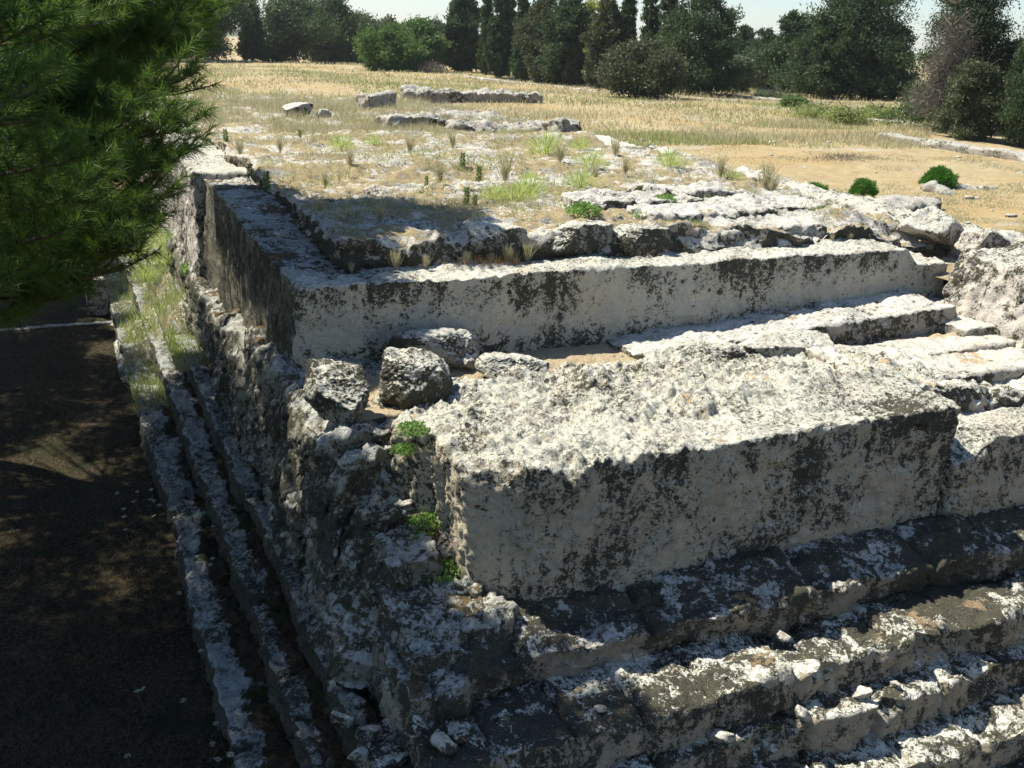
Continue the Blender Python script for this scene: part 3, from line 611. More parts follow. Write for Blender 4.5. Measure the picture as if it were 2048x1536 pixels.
def tree(name, loc, H, R, label, kind="cypress", mat=None, n=9000, seed=0, size=.22, cat="tree", group="trees behind the ruin", trunkr=None, tbase=None):
    o = thing(name, loc, label, cat, group)
    if kind == "cypress":      # dense column
        prof = lambda t: R*np.clip((t+.04)/.12, 0, 1)**.6*np.clip(1-t, 0, 1)**.75*1.2*(1-.15*t); lift = .02; args = dict(lump=.30, fill=.25, cl=.14); upb = .9; asp = .35
    elif kind == "wide":       # old, broad and ragged cypress
        prof = lambda t: R*np.clip((t+.05)/.2, 0, 1)**.5*np.clip((1.02-t)/.45, 0, 1)**.6; lift = .02; args = dict(lump=.70, fill=.35, cl=.12, ls=1.9); upb = .45; asp = .45
    elif kind == "conifer":    # layered, conical, ragged
        prof = lambda t: R*(1.05-t)**.75*(1+.25*np.sin(t*38)); lift = .05; args = dict(lump=.6, fill=.4, cl=.10, ls=1.8, gap=.35); upb = .0; asp = .4
    elif kind == "round":
        prof = lambda t: R*np.sqrt(np.clip(1-(2*t-1)**2, 0, 1))*1.0+.05; lift = .0; args = dict(lump=.5, fill=.4, cl=.14, ls=1.6); upb = .1; asp = .5
    elif kind == "pine":       # umbrella-like masses
        prof = lambda t: R*np.clip((t-.22)/.25, 0.05, 1)**.7*np.clip((1.03-t)/.4, 0, 1)**.55; lift = 0; args = dict(lump=.75, fill=.5, cl=.16, ls=1.3, gap=.45); upb = .1; asp = .4
    elif kind == "dead":
        prof = lambda t: R*np.clip((t+.02)/.15, 0, 1)**.5*(1.05-t)**.7; lift = .05; args = dict(lump=.4, fill=.8, cl=.16, gap=.5); upb = .2; asp = .10
    P, tone, nn = crown_pts(int(n*1.9), prof, H, seed, nclump=max(70, n//45), **args)
    P[:, 2] += lift*H; P = P[P[:, 2] > .05]; m = len(P); tone = tone[:m]
    v, f = leaves(P, size, asp, upb, seed=seed+1)
    tv, tf = limbs(H, R, seed+2, base=.08 if kind in("dead", "conifer") else .3, n=26 if kind == "dead" else 9, r0=trunkr or max(.08, H*.017))
    mk("trunk", tv, tf, M_barkg if kind in("dead",) else M_bark, o)
    mk("crown", v, f, mat or M_cyp, o, smooth=False, attr=np.repeat(tone, 4))
    return o
def gp(px, py, z=5.5):         # ground point seen at a pixel of the photograph (used once, to site the far trees)
    d = fw+R_*(px-1024)/F-U_*(py-768)/F; t = (z-CAM[2])/d[2]; return CAM+d*t
def far(px, base, top, wpx, label, kind, mat=None, n=8000, z=5.5, name="cypress_tree", cat="tree", size=None, dy=0, **kw):
    q = gp(px, base, z); dist = np.linalg.norm(q[:2]-CAM[:2]); dz = dist/math.cos(p_)*1.0
    depth = (q-CAM)@fw; H = (base-top)*depth/F*(1.02 if kind == 'cypress' else .99); R = wpx*.5*depth/F
    q = q*1.0; q[2] = float(terr(np.array([q[0]]), np.array([q[1]]))[0])-.05
    dzz = z-q[2]
    return tree(name, tuple(q), H+dzz, R, label, kind, mat, n, seed=int(px*7+base) % 9999, size=size or max(.15, depth*.0034), cat=cat, **kw)
GT = "dark cypresses behind the ruin"
far(505, 122, -35, 40, "slim dark cypress among the pines left of the open sky", "cypress")
for px, b_, tp, w, lb in [(255, 118, -60, 150, "dark pine half hidden behind the near pine boughs, furthest left"), (330, 120, -40, 130, "dark pine behind the tip of the near pine boughs"), (425, 121, -50, 120, "tall dark pine just left of the slim cypress"),
                          (590, 123, -5, 130, "broad dark umbrella pine right of the slim cypress"), (668, 122, 2, 90, "umbrella pine against the sky, rightmost of the far pines")]:
    far(px, b_, tp, w, lb, "pine", M_pine, n=9000, name="pine_tree", group="far pines")
far(545, 121, 40, 100, "low dark thicket at the foot of the slim cypress", "round", M_pine, n=5000, name="thicket", cat="bush")
far(395, 118, 60, 110, "low dark thicket left of the slim cypress by the grass edge", "round", M_pine, n=4500, name="thicket", cat="bush")
far(720, 121, 34, 86, "rounded mid green tree at the right end of the far pines", "round", M_pine, n=7000, name="round_tree")
far(655, 121, 70, 90, "small green bush below the rightmost umbrella pine", "round", M_pine, n=4000, name="bush", cat="bush")
far(778, 142, 62, 105, "bright green bushy tree on the far grass, sunlit left half of the pair", "round", M_bush, n=8000, name="bushy_tree")
far(836, 141, 48, 90, "darker green bushy tree, right half of the pair on the far grass", "round", M_bush, n=8000, name="bushy_tree")
far(778, 118, 40, 42, "pale distant tree peeping above the bright bushy tree", "round", M_olive, n=2500, name="distant_tree")
far(862, 118, 38, 50, "pale distant gum tree above the darker bushy tree", "round", M_olive, n=2500, name="distant_tree")
far(892, 128, 78, 50, "small yellowish bush in the gap left of the cypress group", "round", M_yell, n=2500, name="bush", cat="bush")
for px, b_, tp, w, kd, m, lb in [
    (926, 143, -8, 62, "wide", M_cyp, "wide dark cypress at the left end of the cypress group"),
    (972, 148, -40, 26, "cypress", M_cyp, "slim cypress second from the left end of the group"),
    (1000, 153, 2, 40, "wide", M_cyp, "bushy cypress between two slim spires"),
    (1018, 151, -30, 26, "cypress", M_cyp, "slim spire in the left part of the cypress group, right of the bushy one"),
    (1044, 158, -38, 36, "cypress", M_cyp, "tall slim cypress touching the broad rounded one"),
    (1085, 165, 2, 76, "wide", M_cypb, "broad round topped cypress with a dull brownish green crown"),
    (1130, 170, 2, 84, "wide", M_cyp, "broad very dark cypress at the right side of the left cypress group"),
    (1141, 172, 95, 22, "cypress", M_cypb, "little young cypress in front of the broad very dark one"),
    (1205, 178, 12, 64, "wide", M_cypb, "dull green cypress standing below the yellow tree"),
    (1247, 180, -60, 36, "cypress", M_cyp, "tall slim cypress right of the dull green one"),
    (1290, 186, -95, 40, "cypress", M_cyp, "very tall slim cypress rising out of the picture above the little round tree"),
    (1325, 190, -90, 44, "cypress", M_cyp, "very tall slim cypress touching the massive dark one"),
    (1392, 196, -6, 118, "wide", M_cyp, "massive dark broad cypress at the right end of the cypress group")]:
    far(px, b_, tp, w, lb, kd, m, n=9000 if w < 50 else 15000, group=GT)
far(1188, 150, 5, 62, "yellow green tree glowing behind the cypresses", "round", M_yell, n=5000, name="yellow_tree")
far(1283, 203, 92, 128, "low spreading dark green tree with a forked trunk before the cypresses", "round", M_cypb, n=12000, name="spreading_tree")
far(1470, 190, 118, 66, "small airy light green tree on the dry grass right of the massive cypress", "round", M_olive, n=3500, name="light_tree")
for px, b_, tp, w, lb in [(1478, 172, 62, 54, "dark pine just right of the massive cypress against the sky"), (1520, 178, 70, 66, "dark rounded pine, second in the row on the right"), (1572, 184, 34, 62, "dark pine with a raised pointed top in the right hand row"), (1612, 184, 48, 60, "dark pine touching the huge black green tree")]:
    far(px, b_, tp, w, lb, "wide", M_cyp, n=9000, name="pine_tree", group="dark pines on the right")
far(1560, 186, 95, 130, "dark undergrowth below the row of pines on the right", "round", M_cyp, n=7000, name="thicket", cat="bush")
far(1700, 200, -60, 190, "huge black green conifer with a full crown right of the pine row", "conifer", M_cyp, n=26000, name="conifer_tree")
far(1655, 200, 20, 110, "dark conifer on the left flank of the huge black green one", "wide", M_cyp, n=14000, name="conifer_tree")
far(1765, 205, 60, 90, "low dark conifer on the right flank of the huge black green one", "wide", M_cyp, n=12000, name="conifer_tree")
far(1905, 270, -70, 170, "tall dark conifer behind the dead brown tree", "conifer", M_cyp, n=26000, name="conifer_tree", z=5.4)
far(1868, 276, -10, 120, "dead brown leafless tree full of fine bare twigs", "dead", M_dead, n=9000, name="dead_tree", z=5.4, size=.22)
far(1935, 290, 95, 105, "young bright edged conifer at the foot of the dead tree", "conifer", M_cypb, n=15000, name="conifer_tree", z=5.4)
far(2040, 300, -90, 84, "tall cypress column cut by the right edge of the picture", "cypress", M_cyp, n=16000, z=5.4)
far(1990, 272, 90, 90, "dark shrubby conifer between the young one and the right edge cypress", "wide", M_cyp, n=9000, name="conifer_tree", z=5.4)
far(2110, 290, -80, 110, "dark cypress just beyond the right edge of the picture", "wide", M_cyp, n=9000, z=5.4)
# small bare shrub, brambles
far(1582, 222, 196, 46, "leafy fig like bush on the green brambles", "round", M_weedd, n=2500, name="bush", cat="bush", z=5.6, size=.2)
for i, (px, b_, tp, w, lb) in enumerate([(1640, 240, 216, 90, "green bramble clump right of the fig like bush"), (1700, 250, 222, 80, "green bramble clump in the middle of the kerbed strip"), (1760, 243, 214, 70, "dull green bramble clump below the black green conifer"), (1540, 205, 180, 60, "pale green scrub left of the fig like bush"), (860, 146, 128, 60, "dry brown scrub heap at the foot of the darker bushy tree")]):
    far(px, b_, tp, w, lb, "round", M_fieldgreen if i < 3 else (M_olive if i == 3 else M_dead), n=1500, name="bramble", cat="bush", z=5.5, size=.16)
# three round bushes in the field
def roundbush(loc, R, label):
    o = thing("round_bush", loc, label, "bush", "round green bushes on the dry field")
    rs = np.random.RandomState(int(R*100)); n = int(5200*R*R/.25)
    d = rs.normal(size=(n, 3)); d[:, 2] = np.abs(d[:, 2]); d /= np.linalg.norm(d, axis=1, keepdims=True)
    P = d*(R*(.62+.38*rs.rand(n)**.5)*(1+.22*fbm(d*2.2+R*9, 1, 3, 5)))[:, None]*np.array([1, 1, 1.25])
    v, f = leaves(P, .10, .28, .35, N=d*1.5, seed=3)
    mk("foliage", v, f, M_round, o, smooth=False, attr=np.repeat(np.clip(.5+.3*rs.normal(size=n), 0, 1), 4))
    sv, sf = join([trunk_geo([(0, 0, -.1), (.1*math.cos(k), .1*math.sin(k), .25), (.45*R*math.cos(k), .45*R*math.sin(k), .7*R)], [.03, .02, .01], 6) for k in (0, 1.3, 2.6, 3.9, 5.1)])
    mk("stems", sv, sf, M_bark, o)
roundbush(tuple(gp(1876, 374, 5.32)), .52, "largest round green bush, beside the flat white rock patch")
roundbush(tuple(gp(1725, 390, 5.32)), .36, "middle sized round green bush between the largest and the half hidden one")
roundbush(tuple(gp(1628, 400, 5.32)), .36, "low green bush half hidden behind the rock ridge")
# ------------------------------------------------------------------ grass (stuff)
def blades(P, h, w, lean, tone, seed, az=None):
    rs = np.random.RandomState(seed); n = len(P); th = rs.uniform(0, 2*np.pi, n)
    s = np.stack([np.cos(th), np.sin(th), th*0], -1)*(np.zeros(n)+w)[:, None]*.5
    ld = rs.normal(size=(n, 3))*lean; ld[:, 2] = 1; hh = (np.zeros(n)+h)*rs.uniform(.5, 1.25, n)
    tip = P+ld*hh[:, None]
    v = np.stack([P-s, P+s, tip], 1).reshape(-1, 3); return v, np.arange(3*n).reshape(-1, 3), np.repeat(tone, 3)
def tierz(x, y):
    return 6.05+tier_top(x, y)
def scatter_view(n, ymin, ymax, xl, xr, pw, seed):
    rs = np.random.RandomState(seed); u = rs.rand(n); k = 1-pw
    y = (ymin**k+u*(ymax**k-ymin**k))**(1/k); x = xl(y)+rs.rand(n)*(xr(y)-xl(y)); return x, y, rs
# dry grass on the tier
x, y, rs = scatter_view(190000, 16.4, 53, lambda y: y*0+4.3, lambda y: y*0+17.4, 1.8, 21)
pt = fbm(xyz(x*.6, y), .55, 3, 900)+.25*fbm(xyz(x, y), 2.2, 2, 901)+1.0*sst(27, 38, y)-.25*sst(10, 15, x)*sst(24, 17, y)
k = pt > .12+.25*rs.rand(len(x)); x = x[k]; y = y[k]
z = tierz(x, y); hg = (.07+.10*sst(-.4, .6, fbm(xyz(x, y), .8, 2, 902)))*(1+2.0*sst(29, 41, y)); hg = hg*(.55+.45*(rs.rand(len(x))))
v, f, tn = blades(xyz(x, y, z-.02), hg, .006+.00042*y, .35, np.clip(.45+.3*rs.normal(size=len(x))+.2*fbm(xyz(x, y), .7, 2, 5), 0, 1), 1)
tag(mk("dry_grass", v, f, M_straw, smooth=False, attr=tn), "dry straw coloured grass growing over the upper tier of the ruin", "grass", kind='stuff')
rs = np.random.RandomState(91); n = 26000; x = 4.4+rs.rand(n)*12.5; y = 16.6+30*rs.rand(n)**1.5
k = fbm(xyz(x, y), .9, 3, 92)+.3*np.exp(-((x-9.5)/3.0)**2-((y-23)/3.5)**2)*2 > .42+.3*rs.rand(n); x = x[k]; y = y[k]
v, f, tn = blades(xyz(x, y, tierz(x, y)-.02), .13+.12*rs.rand(len(x)), .008+.0005*y, .5, np.clip(.5+.3*rs.normal(size=len(x)), 0, 1), 93)
tag(mk("tier_weeds", v, f, M_fieldgreen, smooth=False, attr=tn), "loose yellow green weeds scattered through the dry grass of the upper tier", "weeds", kind='stuff')
n = 9000; x = 4.4+rs.rand(n)*9; y = 15.35+rs.rand(n)*.8
k = (fbm(xyz(x, y), .9, 3, 94)+.5*np.exp(-((x-7.6)/1.6)**2) > .30+.3*rs.rand(n)) & (y > 15.55+.2*rs.rand(n)); x = x[k]; y = y[k]
v, f, tn = blades(xyz(x, y, 5.6), .10+.14*rs.rand(len(x)), .012, .5, np.clip(.4+.3*rs.normal(size=len(x)), 0, 1), 95)
tag(mk("ledge_grass", v, f, leafmat('ledge_straw', (.26, .15, .06), (.52, .36, .18), .35), smooth=False, attr=tn), "thin orange dry grass along the ledge above the rear wall", "grass", kind='stuff')
# tall dry grass on the far field, green mixed in
def fieldpatch(name, n, ymin, ymax, xl, xr, mat, hfn, keepfn, seed, label, wmul=1.0, tonef=.5):
    x, y, rs = scatter_view(n, ymin, ymax, xl, xr, 1.6, seed); k = keepfn(x, y, rs); x = x[k]; y = y[k]
    z = terr(x, y); h = hfn(x, y); v, f, tn = blades(xyz(x, y, z-.02), h, (.008+.0011*y)*wmul, .4, np.clip(tonef+.3*rs.normal(size=len(x)), 0, 1), seed+1)
    return tag(mk(name, v, f, mat, smooth=False, attr=tn), label, "grass", kind='stuff')
def tallmask(x, y): return (y > 36-.35*(x-20)+2*fbm(xyz(x, y), .2, 2, 911))
XL = lambda y: -.06*y; XR = lambda y: 1.05*y
def km(x, y, rs):
    onruin = (x < 19.9) & (y < 46) & (x > -2); return tallmask(x, y) & ~onruin & (y > 47-(x > 19.9)*40) & (rs.rand(len(x)) < .55+.5*fbm(xyz(x, y), .25, 3, 912))
fieldpatch("tall_dry_grass", 170000, 26, 160, XL, XR, M_straw, lambda x, y: np.clip(.24+.22*fbm(xyz(x, y), .3, 3, 913)+.1*fbm(xyz(x, y), 2, 2, 917), .06, .6), km, 31, "tall pale dry grass covering the far field", tonef=.62)
def kg(x, y, rs):
    onruin = (x < 19.9) & (y < 46); c = fbm(xyz(x, y*.6), .13, 3, 915); w = .95*np.exp(-(((x-27)/7)**2+((y-34)/7)**2))+.8*np.exp(-(((x-8)/8)**2+((y-68)/14)**2))+.7*np.exp(-(((x-46)/7)**2+((y-50)/8)**2))+.9*np.exp(-(((x-35)/6)**2+((y-47)/7)**2))
    return tallmask(x, y) & ~onruin & (c+w > -.15+.6*rs.rand(len(x)))
fieldpatch("green_field_weeds", 120000, 26, 130, XL, XR, M_fieldgreen, lambda x, y: .24+.12*fbm(xyz(x, y), .5, 2, 914), kg, 33, "patches of green weeds mixed into the dry field grass")
# mown stubble
def ks(x, y, rs): return ~tallmask(x, y) & (x > 20.2) & (rs.rand(len(x)) < .7)
fieldpatch("mown_straw", 110000, 13, 44, lambda y: y*0+20, lambda y: 1.15*y+6, M_straw, lambda x, y: np.clip(.05+.06*fbm(xyz(x, y), .7, 3, 919), .02, .14), ks, 35, "short mown straw on the flat field right of the ruin", tonef=.6)
x, y, rs = scatter_view(16000, 24, 48, lambda y: y*0+.9, lambda y: y*0+2.9, 1.1, 51)
v, f, tn = blades(xyz(x, y, np.maximum(bank(x, y), courses[2][0]*(x > 1.9)+.4)-.03), .22+.15*rs.rand(len(x)), .03, .4, np.clip(.5+.3*rs.normal(size=len(x)), 0, 1), 3)
gm = (fbm(xyz(x, y), .6, 2, 991) > .0)
tag(mk("bank_grass", v, f, None, smooth=False, attr=tn, mats=[M_straw, M_fieldgreen], midx=gm.astype(int)), "green and straw grass crowding the sunlit bank below the side wall", "grass", kind='stuff')
def pebbles(n, seed):
    rs = np.random.RandomState(seed); gs = []
    for i in range(n):
        y = 14+28*rs.rand()**1.3; x = 20.3+rs.rand()*(1.1*y-10); r = .03+.09*rs.rand()**3
        v, f = boulder_geo((r*1.4, r, r*.6), seed+i, 4, 6); v[:, :2] += (x, y); v[:, 2] += float(terr(np.array([x]), np.array([y]))[0])+r*.2; gs.append((v, f))
    return join(gs)
v, f = pebbles(110, 8800)
tag(mk("pebbles", v, f, M_slab), "scattered pale pebbles on the mown field", "pebbles", kind='stuff')
q0 = gp(1690, 335, 5.3); rs = np.random.RandomState(3); n = 900; P = rs.normal(size=(n, 3))*np.array([.75, .42, .0])+np.array([q0[0], q0[1], 5.3]); P[:, 2] += .16*np.exp(-((P[:, 0]-q0[0])**2+(P[:, 1]-q0[1])**2)/.5)*rs.rand(n)
v, f = leaves(P-np.array([q0[0], q0[1], 5.3]), .22, .06, .15, seed=9)
hp = mk("twig_heap", v, f, M_dead, smooth=False, attr=np.repeat(rs.rand(n), 4)); hp.location = (q0[0], q0[1], float(terr(np.array([q0[0]]), np.array([q0[1]]))[0])+.02); tag(hp, "low heap of dry brown twigs on the mown field", "twigs")
x, y, rs = scatter_view(60000, 8, 34, lambda y: -.12*y-.4, lambda y: y*0+1.15, 1.4, 61)
k = fbm(xyz(x, y), .7, 3, 62) > -.5+.6*rs.rand(len(x)); x = x[k]; y = y[k]
v, f, tn = blades(xyz(x, y, terr(x, y)-.01), .05+.06*rs.rand(len(x)), .014, 1.2, np.clip(.5+.3*rs.normal(size=len(x)), 0, 1), 63)
M_lb = leafmat('floor_litter_blade', (.035, .028, .015), (.15, .115, .055), .2)
tag(mk("floor_grass", v, f, M_lb, smooth=False, attr=tn), "thin dry grass and needles on the shaded floor left of the steps", "grass", kind='stuff')
# individual weeds on the ruin
def tuft_proto(name, kind, seed, mat, label, cat, group):
    rs = np.random.RandomState(seed); o = thing(name, (0, 0, -50), label, cat, group)
    if kind == "fennel":
        n = 420; d = rs.normal(size=(n, 3)); d[:, 2] = np.abs(d[:, 2])*1.2+.2; d /= np.linalg.norm(d, axis=1, keepdims=True)
        P = d*rs.rand(n, 1)**.6*.28; v, f = leaves(P, .13, .07, .8, N=d, seed=seed)
    elif kind == "stalk":
        n = 90; th = rs.uniform(0, 6.28, n); P = np.stack([np.cos(th)*.07*rs.rand(n), np.sin(th)*.07*rs.rand(n), rs.rand(n)*.05], -1)
        v, f = leaves(P, .42, .028, 2.2, seed=seed, jitter=.5)
        z = rs.uniform(.15, .45, 160); th = rs.uniform(0, 6.28, 160); P = np.stack([np.cos(th)*.08*z/.3, np.sin(th)*.08*z/.3, z], -1)
        v2, f2 = leaves(P, .04, .5, .2, seed=seed+1); f2 = f2+len(v); v = np.concatenate([v, v2]); f = np.concatenate([f, f2])
    elif kind == "spike":
        z = rs.rand(260)*.45; th = rs.uniform(0, 6.28, 260); r = .02+.05*(.5-z)**2*3; P = np.stack([np.cos(th)*r, np.sin(th)*r, z], -1)
        v, f = leaves(P, .09, .3, .5, N=np.stack([np.cos(th), np.sin(th), th*0], -1), seed=seed)
    else:
        n = 420; th = rs.uniform(0, 6.28, n); r = rs.rand(n)**.6*.34; z = .12*rs.rand(n)+.12*(1-r/.34); P = np.stack([np.cos(th)*r, np.sin(th)*r, z], -1)
        v, f = leaves(P, .075, .75, .35, seed=seed)
    n4 = len(f); mk("leaves", v, f, mat, o, smooth=False, attr=np.repeat(np.clip(.5+.25*rs.normal(size=n4), 0, 1), 4))
    gs = [trunk_geo([(0, 0, -.05), (.03*math.cos(k), .03*math.sin(k), .12), (.10*math.cos(k), .10*math.sin(k), .26)], [.006, .005, .002], 4) for k in (0, 1.6, 3, 4.4)]
    sv, sf = join(gs); mk("stem", sv, sf, mat, o, attr=np.zeros(len(sv))+.3)
    return o
fen = tuft_proto("fennel_clump", "fennel", 3, M_weed, "", "plant", "bright fennel clumps on the upper tier")
stk = tuft_proto("dry_stalks", "stalk", 4, M_straw, "", "plant", "dry stalks on the ruin")
spk = tuft_proto("green_spike_weed", "spike", 5, M_weedd, "", "plant", "green spike weeds on the upper tier")
lfy = tuft_proto("leafy_weed", "leafy", 6, M_leafy, "", "plant", "leafy weeds growing from the rock")
used = set()
def put(proto, x, y, z, s, label):
    if proto.name not in used:
        used.add(proto.name); o = proto; o.location = (x, y, z); o.rotation_euler = (0, 0, x*3); o.scale = (s, s, s); o['label'] = label
    else: o = copytree(proto, (x, y, z), x*3, s, label)
    return o
def tz(x, y): return float(tierz(np.array([x]), np.array([y]))[0])-.03
for px, py, s, lb in [(1092, 312, 1.5, "largest bright fennel clump, below the blocky end of the outcrop"), (683, 300, 1.0, "small bright fennel clump alone on the left of the tier"), (1182, 335, 1.1, "bright fennel clump right of the largest one"), (1162, 368, 1.0, "bright fennel clump on bare pale rock below its larger neighbours"),
                      (1060, 345, .7, "small yellowish fennel clump near the middle of the tier"), (1030, 385, 1.1, "wide fennel clump in the dry patch at the middle of the tier"), (1060, 375, 1.0, "fennel clump touching the wide one on its right"), (985, 385, .8, "low fennel clump left of the wide one"), (1340, 335, 1.1, "fennel clump at the right edge of the tier beside the mown field"), (745, 290, .7, "faint low fennel clump right of the small left one"), (1160, 300, .9, "pale fennel clump behind the larger pair"), (1465, 170+185, .7, "little fennel clump on the pale right hand rocks")]:
    q = gp(px, py, 6.15); put(fen, q[0], q[1], tz(q[0], q[1]), s*1.5, lb)
for px, py, s, lb in [(925, 332, .9, "left one of the two dark green spike weeds side by side"), (958, 342, .9, "right one of the two dark green spike weeds side by side"), (933, 390, .9, "taller green spike weed in the dry patch below the pair"), (950, 392, .7, "shorter green spike weed in the dry patch"), (853, 358, .6, "tiny green spike weed left of the dry patch"), (600, 275, .8, "green spike weed near the lone pale rock"), (452, 290, .9, "green spike weed far left near the pine tips"),
                      (500, 352, .9, "green spike weed by the left end of the upper tier"), (532, 357, 1.0, "green spike weed on the left corner of the upper tier"), (1145, 262, 1.1, "green weed beyond the right end of the outcrop"), (1278, 385, .8, "green weed on the pale rocks right of the fennel")]:
    q = gp(px, py, 6.15); put(spk, q[0], q[1], tz(q[0], q[1]), s*.95, lb)
L1 = ["bushy dry stalks in the middle of the upper tier left of the spike weeds", "tall pale dry stalks above the wide fennel clump", "dry stalks just right of the largest fennel clump", "dry stalks at the right rim of the tier beyond the fennel", "thin dry stalks on the pale rocks at the right rim",
      "tallest sprawling dry stalks at the right hand edge against the mown field", "second dry stalks at the right hand edge against the mown field", "short dry stalks near the shaded left end of the tier", "short dry stalks behind the dark front rim of the tier", "single dry stalks right of the small left fennel clump", "dry stalks in the grass below the stepped rock ledge",
      "dry stalks in the pale rock left of the small fennel clump", "dry stalks furthest left on the tier beside the pine tips", "dry stalks in front of the long rock shelf", "short stalks right of the two fennel clumps on bare rock", "stalks between the two right hand fennel clumps", "small dry stalks on the bare rock left of the middle"]
for (px, py, s, z), lb in zip([(880, 345, 1.3, 6.15), (1010, 350, 1.5, 6.15), (1120, 330, 1.2, 6.15), (1230, 315, 1.2, 6.1), (1440, 365, 1.3, 6.0), (1530, 380, 1.5, 6.0), (1545, 385, 1.1, 6.0), (640, 420, .9, 6.1), (760, 440, .8, 6.1), (700, 330, 1.0, 6.2), (820, 300, 1.1, 6.2), (560, 300, 1.0, 6.2), (480, 310, 1.0, 6.2), (905, 290, 1.1, 6.2), (1250, 345, 1.0, 6.1), (1190, 350, 1.0, 6.1), (650, 350, .9, 6.2)], L1):
    q = gp(px, py, z); put(stk, q[0], q[1], tz(q[0], q[1]), s, lb)
for px, py, s in [(780, 530, 1.2), (830, 520, .8), (900, 510, .9), (935, 500, .7), (985, 510, 1.1), (1020, 505, 1.2), (1000, 515, .9), (700, 540, .6), (1120, 490, .6), (1580, 460, .6), (1530, 475, .7), (1640, 465, .6), (1350, 492, .6)]:
    q = gp(px, py, 5.62); o = put(stk, q[0], min(q[1], 15.85) if px < 1300 else 16.0, 5.6, s*.62, "dry orange stalks on the ledge along the top of the rear block"); o['group'] = "dry stalks along the rear block ledge"
for px, py, z, s, lb in [(1168, 430, 6.05, 1.1, "leafy green weed spreading behind the upright pale rock"), (1385, 468, 5.75, 1.15, "big leafy green weed in front of the layered rocks on the ledge"), (1330, 405, 6.1, .8, "low leafy weed on a flat pale rock"), (825, 865, 4.5, .62, "bright leafy weed hanging over the left end of the front block"), (808, 905, 4.25, .5, "trailing leafy weed on the left end of the front block, lower one"),
                         (1545, 470, 5.7, .7, "small leafy weed under the layered rocks, right of the big one"), (838, 1085, 3.15, .6, "small weed at the foot of the left end face of the front block"), (880, 1150, 2.85, .8, "dark weed in the corner below the front block"), (850, 1050, 3.2, .7, "dark weed beside the fluted end face"), (405, 545, 2.9, 1.6, "weed bush at the foot of the left wall"), (380, 480, 3.0, 2.0, "tall bright weed against the sunlit side wall"),
                         (1280, 440, 5.95, .7, "small leafy weed between the humped rock and the tier")]:
    q = gp(px, py, z); put(lfy, q[0], q[1], z, s, lb)
for px, py, z, s in [(270, 520, 2.0, 1.6), (300, 470, 2.2, 2.0), (330, 440, 2.4, 2.2), (290, 560, 1.8, 1.4), (350, 410, 2.6, 2.4), (260, 480, 1.6, 2.0), (320, 500, 2.4, 1.6), (345, 480, 2.6, 1.6), (310, 420, 2.0, 2.4), (285, 440, 1.6, 2.2), (355, 450, 2.8, 2), (335, 530, 2.4, 1.5)]:
    q = gp(px, py, z); put(fen, q[0], q[1], z, s, "bright weeds crowding the sunlit bank below the side wall")['group'] = "bright weeds on the sunlit bank"
# white flower heads on the shaded floor
def umbel():
    o = thing("white_wildflower", (0, 0, -50), "small white flower head on a thin stem above the shaded steps", "flower", "white wildflowers by the shaded steps")
    rs = np.random.RandomState(9); n = 60; th = rs.uniform(0, 6.28, n); r = np.sqrt(rs.rand(n))*.045
    v, f = leaves(np.stack([np.cos(th)*r, np.sin(th)*r, .5+.01*rs.rand(n)-r*.2], -1), .016, .9, 0, seed=2)
    t = NT("white_petal"); mp = t.done((.46, .50, .42), .7, trans=(.3, (.6, .7, .5)))
    mk("flower_head", v, f, mp, o, smooth=False)
    sv, sf = trunk_geo([(.02, 0, -.02), (0, .01, .25), (0, 0, .5)], [.003, .003, .002], 4); mk("stem", sv, sf, M_weedd, o, attr=np.zeros(len(sv))+.3)
    return o
um = umbel()
fp = [(270, 980), (285, 995), (300, 998), (308, 978), (322, 990), (245, 1018), (252, 1030), (310, 1010), (338, 1012), (325, 1032), (366, 1040), (378, 1035), (388, 1030), (258, 1060), (394, 1115), (430, 1117), (424, 1127), (430, 1226), (441, 1245), (446, 1262), (443, 1280), (402, 1303), (406, 1313), (324, 1370), (290, 1386), (385, 1384), (407, 1480), (264, 1508), (444, 1500), (458, 1503), (424, 1522), (470, 1530), (240, 980), (350, 1180), (445, 1590/1.1)]
for i, (px, py) in enumerate(fp):
    q = gp(px, py, .5+(.3 if px > 330+.2*(py-1000) else 0)); z = q[2]-.5
    o = um if i == 0 else copytree(um, (0, 0, 0)); o.location = (q[0], q[1], z); o.rotation_euler = (rs.normal()*.2, rs.normal()*.2, rs.rand()*6)
# ------------------------------------------------------------------ near pine tree
def tufts(C, D, L, nn, w, seed, tone):
    """needle tufts at points C, pointing along D"""
    rs = np.random.RandomState(seed); m = len(C); n = m*nn
    c = np.repeat(C, nn, 0); d = np.repeat(D, nn, 0)
    a = rs.normal(size=(n, 3)); a -= d*np.sum(a*d, 1, keepdims=True); a /= np.linalg.norm(a, axis=1, keepdims=True)
    sp = rs.uniform(.25, 1.25, n)[:, None]; nd = d*np.cos(sp)+a*np.sin(sp); Ln = L*rs.uniform(.7, 1.1, n)[:, None]
    base = c-d*rs.uniform(0, .10, n)[:, None]*L/.1*.9; tip = base+nd*Ln; tip[:, 2] -= .12*Ln[:, 0]
    s = np.cross(nd, rs.normal(size=(n, 3))); s /= np.linalg.norm(s, axis=1, keepdims=True); s *= w*.5
    v = np.stack([base-s, base+s, tip], 1).reshape(-1, 3)
    return v, np.arange(3*n).reshape(-1, 3), np.repeat(np.clip(np.repeat(tone, nn)+.12*rs.normal(size=n), 0, 1), 3)
